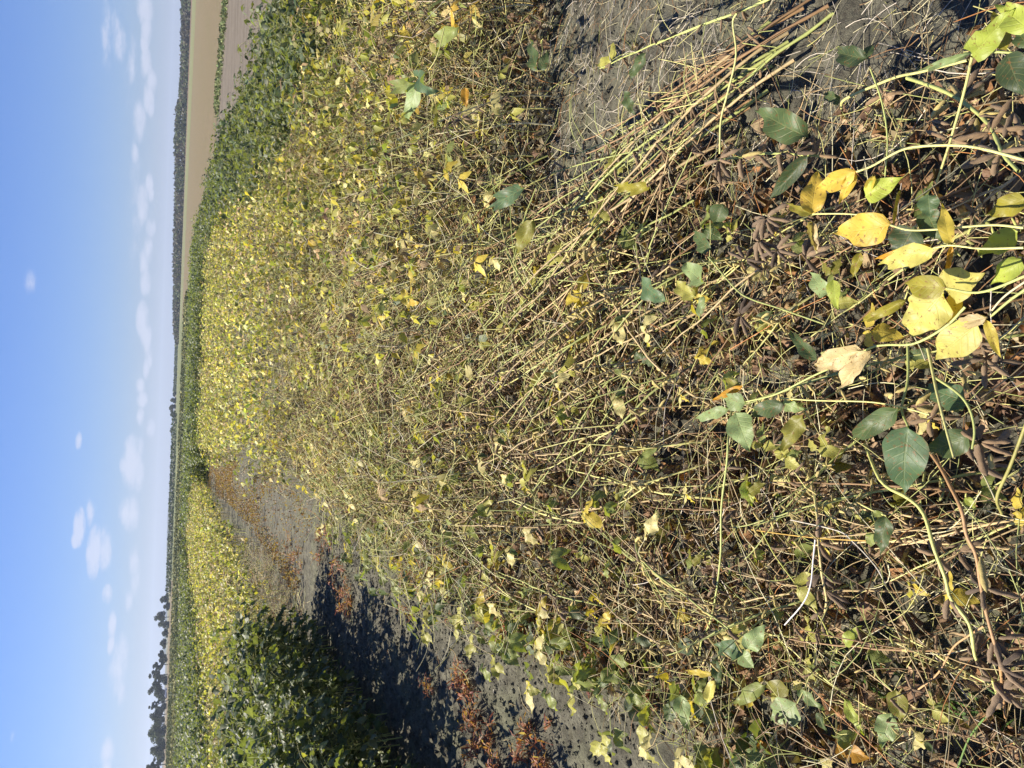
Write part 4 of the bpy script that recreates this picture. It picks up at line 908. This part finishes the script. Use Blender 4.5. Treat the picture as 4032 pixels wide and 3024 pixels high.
hero('soybean stem tip rising bare and yellow over the straw, fuzzy brown pods at its foot',
     [([(1780, 338), (1700, 332), (1640, 332), (1600, 340), (1545, 345)], (.22, .38), .0034, 'stem_green'), ([(1555, 332), (1557, 262), (1572, 200), (1590, 120), (1583, 50), (1592, 28)], (.38, .46), .0022, 'stem_yellow')],
     [((1741, 296), (1637, 240), 64, (.34, .36), 'green', .25), ((1744, 337), (1664, 430), 36, .27, 'deep', .5)],
     [((1555, 345), .38, 7, 'pod_brown', 1.1), ((1600, 340), .36, 4, 'pod_tan', 1.1), ((1640, 335), .34, 4, 'pod_brown', 1.1), ((1685, 332), .30, 5, 'pod_brown', 1.1), ((1720, 333), .27, 6, 'pod_dark', 1.1), ((1765, 336), .24, 5, 'pod_brown', 1.0)], seed=1)
hero('soybean plant with the cluster of orange-yellow spotted leaves',
     [([(2230, 350), (2100, 317), (2000, 315), (1945, 325), (1885, 358), (1850, 371)], (.42, .46), .0020, 'stem_yellow'), ([(2212, 492), (2140, 486), (2030, 495), (1965, 497), (1923, 486)], (.46, .46), .0017, 'stem_yellow'),
      ([(2212, 535), (2120, 537), (2055, 530), (2016, 536)], (.46, .45), .0016, 'stem_yellow'), ([(1755, 462), (1830, 462), (1900, 470)], .40, .0014, 'stem_yellow')],
     [((1923, 486), (1809, 502), 70, .46, 'goldleaf', .15), ((2016, 537), (1903, 571), 48, .45, 'paleyellow', .3), ((2012, 530), (1890, 560), 22, .43, 'orange', .4), ((1753, 462), (1766, 372), 50, .42, 'goldleaf', .35), ((1848, 371), (1768, 408), 44, .45, 'goldleaf', .5), ((1848, 372), (1815, 437), 28, .44, 'goldleaf', .6),
      ((1755, 477), (1763, 548), 27, .36, 'cream', .9, 1.2, .8, .02), ((1754, 462), (1702, 440), 22, .38, 'leafolive', .6), ((1868, 425), (1948, 385), 44, .40, 'ygreen', .35), ((2055, 529), (2037, 444), 30, .47, 'yellow', .3), ((2056, 531), (2044, 602), 14, .45, 'orange', .7), ((1945, 410), (1930, 490), 12, .42, 'yellow', .9),
      ((2005, 420), (2010, 470), 40, .30, 'bluegreen'), ((1975, 490), (1940, 560), 70, .24, 'deep'), ((2000, 455), (2035, 520), 50, .22, 'green'), ((1860, 545), (1842, 598), 22, .38, 'leafolive', .5), ((1890, 380), (1872, 420), 22, .41, 'yellow', .7)],
     [((2010, 260), .30, 4, 'pod_tan', .9), ((2050, 300), .30, 5, 'pod_brown', .9)], seed=2)
hero('soybean plant with the largest pale yellow leaves, beside the olive-brown shaded leaf',
     [([(2230, 590), (2120, 631), (2045, 623)], (.52, .46), .0018, 'stem_green'), ([(2230, 615), (2180, 650), (2141, 683)], (.44, .42), .0020, 'stem_green'), ([(2227, 600), (2170, 640), (2135, 680)], (.43, .41), .0015, 'stem_pale')],
     [((2040, 622), (2122, 592), 72, (.43, .46), 'paleyellow', .2), ((2040, 632), (1962, 722), 84, (.43, .40), 'paleyellow', .1), ((2043, 622), (1955, 612), 52, (.50, .50), 'leafolive', .3), ((2072, 628), (2050, 700), 34, .40, 'goldleaf', .4), ((2112, 700), (2022, 772), 72, (.41, .38), 'paleyellow', .15), ((2133, 685), (2052, 702), 30, .42, 'cream', .5, .4, .3, .01),
      ((2132, 692), (2162, 772), 22, .42, 'yellow', .4), ((2205, 560), (2145, 612), 42, .42, 'ygreen'), ((2200, 500), (2118, 548), 46, .40, 'ygreen'), ((2215, 430), (2138, 462), 46, .42, 'leafolive'), ((1955, 650), (1860, 695), 24, .44, 'leafolive', .5)],
     [((2130, 775), .30, 7, 'pod_grey', 1.1), ((2165, 745), .30, 5, 'pod_brown', 1.1), ((2080, 800), .24, 5, 'pod_tan', .9)], seed=3)
hero('soybean stalk carrying the crumpled cream and brown leaf over the middle of the near tangle',
     [([(2085, 663), (2042, 706), (1975, 742), (1915, 745), (1880, 752), (1815, 785), (1750, 815), (1675, 852), (1610, 868)], (.44, .40), .0019, 'stem_green')],
     [((1862, 760), (1762, 787), 52, .42, 'cream', .4, .7, .4, .014), ((1882, 758), (1812, 846), 40, .43, 'cream', .6, .9, -.6, .014), ((1765, 777), (1708, 715), 30, .36, 'green', .5), ((1607, 832), (1541, 864), 16, .40, 'orange', .5), ((1590, 893), (1620, 973), 56, .40, 'mint', .2), ((1573, 882), (1502, 905), 24, .40, 'mint', .3), ((1612, 872), (1560, 860), 42, .40, 'mint', .3), ((1690, 872), (1624, 893), 38, .38, 'green', .3), ((1612, 1038), (1625, 1092), 30, .26, 'ygreen', .5), ((1595, 838), (1568, 818), 26, .36, 'olive', .5)], [], seed=4)
hero('soybean stalk with the big glaucous green leaf hanging toward the camera',
     [([(1961, 740), (1961, 820), (1948, 882), (1962, 922)], (.36, .42), .0022, 'stem_green'), ([(1685, 860), (1760, 865), (1875, 868), (1948, 880), (2008, 896)], (.36, .42), .0014, 'stem_yellow')],
     [((1945, 882), (1837, 951), 44, (.42, .40), 'green', .25), ((1962, 922), (1953, 1060), 84, (.42, .37), 'bluegreen', .12), ((2095, 942), (2006, 974), 58, .36, 'green', .25), ((2090, 868), (2002, 836), 56, .30, 'bluegreen', .2), ((1735, 896), (1692, 973), 40, .34, 'olive', .35), ((1690, 870), (1740, 885), 26, .33, 'mint', .3)],
     [((1975, 880), .30, 5, 'pod_tan', 1.1), ((2010, 905), .30, 4, 'pod_brown', 1.1), ((1930, 850), .22, 4, 'pod_tan', .9)], seed=5)
hero('straight yellow bare leaf stalk crossing the near tangle below the pale yellow leaves',
     [([(2004, 753), (2016, 810), (2025, 853), (2042, 920), (2061, 990)], (.38, .44), .0022, 'stem_yellow'), ([(2020, 815), (2070, 850), (2095, 885), (2105, 930), (2100, 970)], (.38, .38), .0020, 'stem_green')],
     [((2085, 1075), (2108, 1100), 20, .2, 'ygreen')], [((2115, 955), .36, 7, 'pod_brown', 1.2), ((2140, 975), .34, 4, 'pod_tan', 1.2), ((2105, 1000), .30, 5, 'pod_grey', 1.2)], seed=6)
hero('soybean plant with the pair of large light green leaves at the near right corner',
     [([(2100, 122), (2085, 190), (2060, 280), (2040, 345), (2023, 395)], (.50, .34), .0020, 'stem_yellow'), ([(2098, 118), (2150, 112), (2230, 118)], (.5, .48), .0018, 'stem_green')],
     [((2100, 120), (2190, 18), 52, (.50, .54), 'ygreen', .25), ((2098, 115), (1984, 153), 18, .50, 'mint', .5), ((2176, 118), (2210, 205), 60, .50, 'deep', .2), ((2175, 108), (2148, 28), 32, .47, 'leafolive', .3), ((2222, 62), (2160, 12), 50, .54, 'ygreen', .3), ((2222, 100), (2192, 60), 30, .5, 'green', .3)], [], seed=7)
hero('soybean stem arching grey-green along the shaded straw, with yellow-tan pods',
     [([(1818, 235), (1824, 215), (1891, 184), (1941, 165), (1990, 155), (2090, 130)], (.16, .34), .0034, 'stem_yellow'), ([(1960, 168), (2040, 197), (2100, 235), (2140, 275), (2165, 330), (2200, 370)], (.20, .34), .0040, 'stem_green'), ([(1880, 148), (1905, 220), (1917, 300), (1912, 380)], (.30, .30), .0016, 'stem_green')],
     [((1872, 128), (1808, 112), 46, .28, 'deep', .5), ((1872, 122), (1884, 96), 20, .28, 'green'), ((1805, 210), (1780, 205), 22, .18, 'green'), ((1815, 222), (1800, 205), 20, .16, 'green')],
     [((2080, 215), .24, 5, 'pod_tan', 1.1), ((2110, 250), .27, 7, 'pod_tan', 1.1), ((2140, 285), .29, 8, 'pod_brown', 1.1), ((2160, 330), .31, 7, 'pod_grey', 1.1), ((2190, 240), .28, 6, 'pod_tan', 1.0), ((2195, 300), .28, 6, 'pod_tan', 1.0), ((1910, 205), .2, 3, 'pod_brown', 1)], seed=8)
hero('thick yellow-green soybean stem slanting through the near left of the tangle',
     [([(1868, 960), (1904, 1040), (1960, 1075), (1995, 1110), (2018, 1186), (2041, 1246), (2054, 1293), (2094, 1349), (2108, 1423), (2144, 1469), (2160, 1530)], [.10, .20, .24, .26, .26, .25, .24, .23, .2, .17, .04], .0038, (.50, .50, .16))], [],
     [((2025, 1200), .24, 4, 'pod_brown', 1.1), ((2050, 1290), .24, 4, 'pod_grey', 1.1), ((2070, 1190), .2, 3, 'pod_brown', 1.1), ((2108, 1420), .2, 5, 'pod_brown', 1.1), ((2144, 1469), .2, 4, 'pod_grey', 1.1)], seed=9)
hero('thick orange-tan soybean stem slanting beside the yellow-green one at the near left',
     [([(1975, 935), (2021, 993), (2058, 1060), (2078, 1106), (2088, 1156), (2108, 1199), (2121, 1279), (2138, 1353), (2158, 1423), (2165, 1483), (2172, 1550)], [.12, .22, .27, .28, .27, .26, .24, .23, .21, .16, .03], .0036, (.46, .27, .12))], [],
     [((2118, 1200), .26, 3, 'pod_tan', 1.1), ((2125, 1270), .24, 4, 'pod_dark', 1.1), ((2150, 1380), .22, 5, 'pod_grey', 1.1), ((2162, 1440), .22, 6, 'pod_dark', 1.2), ((2168, 1490), .2, 7, 'pod_grey', 1.2)], seed=10)
hero('tan soybean stem with clustered pods standing upright in the middle of the near left tangle',
     [([(1738, 960), (1752, 1040), (1764, 1100), (1768, 1166), (1775, 1240), (1785, 1293), (1780, 1330), (1772, 1380)], [.08, .18, .22, .23, .21, .19, .15, .03], .0034, (.48, .38, .16))], [], [((1768, 1170), .23, 5, 'pod_brown', 1.1), ((1772, 1240), .21, 5, 'pod_dark', 1.1), ((1783, 1275), .2, 4, 'pod_grey', 1.1), ((1780, 1320), .17, 4, 'pod_grey', 1.1)], seed=11)
hero('greenish soybean stem above the pale leaves at the path edge, with grey fuzzy pods',
     [([(1585, 850), (1574, 940), (1570, 1000), (1558, 1100), (1556, 1206), (1538, 1330), (1515, 1385), (1512, 1430)], [.12, .27, .28, .26, .23, .19, .14, .03], .0032, 'stem_green')],
     [((1613, 1402), (1652, 1350), 38, .26, 'mint', .2), ((1603, 1403), (1547, 1395), 38, .26, 'bluegreen', .25), ((1600, 1410), (1628, 1442), 36, .22, 'mint', .3), ((1540, 1455), (1482, 1448), 15, .22, 'yellow', .4), ((1548, 1425), (1553, 1486), 22, .22, 'green', .4), ((1543, 1470), (1527, 1520), 24, .2, 'paleyellow', .5), ((1500, 1395), (1462, 1398), 34, .2, 'deep')],
     [((1568, 1010), .28, 4, 'pod_grey', 1), ((1560, 1130), .24, 5, 'pod_brown', 1), ((1545, 1270), .2, 5, 'pod_grey', 1), ((1515, 1370), .17, 7, 'pod_grey', 1.05)], seed=12)
hero('soybean shoot with pale veined leaf and bright green leaves at the nearest path edge',
     [([(1740, 1330), (1762, 1400), (1745, 1470), (1722, 1520)], (.12, .18), .0017, 'stem_yellow'), ([(1880, 1380), (1890, 1450), (1925, 1490)], (.14, .18), .0017, 'stem_green')],
     [((1720, 1520), (1670, 1555), 58, .18, 'mint', .15), ((1725, 1490), (1780, 1532), 24, .17, 'mint', .3), ((1825, 1510), (1866, 1585), 24, .17, 'ygreen', .3), ((1765, 1538), (1786, 1584), 17, .16, 'green', .3), ((1935, 1490), (1946, 1556), 40, .19, 'olive', .3), ((1925, 1540), (1905, 1610), 42, .16, 'mint', .2), ((1805, 1612), (1882, 1637), 44, .12, (.42, .22, .03), .4), ((1825, 1395), (1862, 1353), 28, .2, 'ygreen', .4), ((1705, 1490), (1655, 1480), 34, .15, 'olive'), ((1650, 1480), (1590, 1520), 30, .15, 'light'), ((1470, 1500), (1487, 1576), 34, .14, 'mint', .3), ((1500, 1500), (1530, 1530), 20, .14, 'ygreen')], [], seed=13)
hero('cut-off pale and orange leaves lying at the left picture edge on the bare path',
     [([(1660, 1560), (1645, 1600), (1640, 1625)], (.05, .07), .0014, 'stem_yellow')], [((1640, 1620), (1632, 1668), 50, .07, 'mint', .1), ((1640, 1600), (1668, 1637), 22, .06, (.50, .24, .04), .5)], [], seed=14)
hero('bright green leaf pair with insect-eaten neighbour low in the near middle',
     [([(1860, 1090), (1890, 1105), (1915, 1115)], (.22, .26), .0014, 'stem_yellow')], [((1915, 1115), (1903, 1197), 36, .26, 'green', .25), ((1885, 1150), (1880, 1180), 24, .24, 'light', .4), ((1885, 1108), (1912, 1112), 14, .26, 'light')], [], seed=15)
hero('soybean plant with the pale round leaf and blue-green leaf at the middle of the tangle',
     [([(1530, 555), (1590, 625), (1625, 647), (1680, 665), (1780, 700)], (.36, .36), .0018, 'stem_green')],
     [((1520, 610), (1480, 570), 44, .34, 'mint', .2), ((1500, 640), (1460, 610), 36, .32, 'lime', .4), ((1385, 610), (1440, 650), 46, .3, 'bluegreen', .3), ((1535, 540), (1500, 500), 38, .3, 'green', .3), ((1560, 440), (1545, 485), 40, .28, 'green', .3), ((1790, 635), (1752, 590), 40, .33, 'mint', .2), ((1800, 605), (1810, 668), 30, .34, 'ygreen', .4), ((1520, 640), (1510, 690), 18, .34, 'mint')],
     [((1655, 470), .36, 9, 'pod_grey', 1.15), ((1640, 520), .34, 8, 'pod_grey', 1.15), ((1680, 540), .33, 7, 'pod_dark', 1.1), ((1610, 560), .33, 6, 'pod_dark', 1.1), ((1600, 680), .30, 7, 'pod_dark', 1.1), ((1740, 555), .3, 6, 'pod_dark', 1.1)], seed=16)
hero('soybean plant with the large blue-green leaf half way up the tangle',
     [([(1110, 560), (1130, 480), (1160, 400)], (.42, .40), .0020, 'stem_green')],
     [((1135, 405), (1062, 447), 36, .45, 'bluegreen', .2), ((1150, 477), (1115, 545), 34, .42, 'olive', .25), ((1400, 405), (1330, 400), 26, .40, 'leafolive', .4), ((1350, 200), (1372, 248), 24, .4, 'green'), ((1395, 115), (1360, 172), 22, .4, 'green'), ((1160, 150), (1148, 88), 32, .5, 'green'), ((1168, 152), (1185, 112), 22, .5, 'green')], [], seed=17)
hero('soybean plant with pale green leaf pair and small orange leaf in the right block',
     [([(960, 60), (940, 130), (900, 180)], (.6, .62), .0018, 'stem_yellow')],
     [((905, 175), (880, 260), 34, .6, 'mint', .3), ((905, 165), (940, 200), 40, .62, 'bluegreen', .2), ((900, 180), (850, 190), 30, .62, 'light', .3), ((1005, 190), (1008, 232), 20, .55, 'orange', .4), ((985, 60), (945, 95), 34, .55, 'light', .3), ((875, 625), (885, 670), 22, .5, 'yellow', .5), ((885, 650), (905, 655), 18, .5, 'goldleaf')], [], seed=18)
for k, (pts, z, rad, c, lab) in enumerate([
    ([(1761, 1166), (1756, 1215), (1751, 1263), (1735, 1303), (1695, 1350)], (.24, .24), .0016, (.68, .64, .58), 'white bent straw lying across the near left of the tangle'),
    ([(1623, 1144), (1708, 1156), (1790, 1164), (1871, 1168)], (.26, .26), .0013, (.60, .38, .08), 'thin orange-yellow leaf stalk lying across the left of the tangle'),
    ([(1708, 1123), (1808, 1146), (1841, 1169), (1891, 1223), (1918, 1273)], (.26, .22), .0013, (.62, .56, .44), 'whitish curved stalk crossing behind the bent white straw'),
    ([(1641, 1140), (1674, 1200), (1725, 1270), (1775, 1340), (1800, 1400)], (.22, .18), .0015, (.44, .44, .10), 'yellow-green stalk running diagonally across the left of the tangle'),
    ([(1975, 1496), (2025, 1456), (2058, 1400), (2090, 1375), (2125, 1353)], (.16, .22), .0018, (.60, .36, .16), 'bent orange stalk near the thick slanting stems'),
    ([(2068, 1662), (2091, 1600), (2115, 1565), (2138, 1540)], (.10, .16), .0018, (.13, .22, .05), 'green grass stalk at the nearest left corner'),
    ([(2230, 880), (2184, 1003), (2154, 1073), (2164, 1110)], (.42, .34), .0024, (.24, .22, .06), 'olive bent stalk entering from the bottom right of the tangle')]):
    P = P3(pts, z); o = P[0].copy(); o[2] = 0; q = mesh('straw', tube(refine(P, 20) - o, rad, 6, c)); link('loose_stalk', q, None, o, label=lab, category='stalk')

# ------------------------------------------------------------------ air
bpy.ops.mesh.primitive_cube_add(size=1, location=(0, 1000, 44.0)); hz = bpy.context.object; hz.name = 'haze'; hz.scale = (9000, 9000, 92.0); hz['kind'] = 'stuff'; hz['label'] = 'thin blue air over the fields'; hz['category'] = 'haze'
mh = bpy.data.materials.new('air'); mh.use_nodes = True; t = mh.node_tree; t.nodes.remove(t.nodes['Principled BSDF'])
pv = t.nodes.new('ShaderNodeVolumePrincipled'); pv.inputs['Density'].default_value = .00024; pv.inputs['Color'].default_value = (.72, .83, 1, 1); pv.inputs['Anisotropy'].default_value = .2
t.links.new(pv.outputs[0], t.nodes['Material Output'].inputs['Volume']); hz.data.materials.append(mh)
for o in bpy.context.selected_objects: o.select_set(False)
print('tris unique', sum(len(m.polygons) * 2 for m in bpy.data.meshes), 'objects', len(bpy.data.objects))
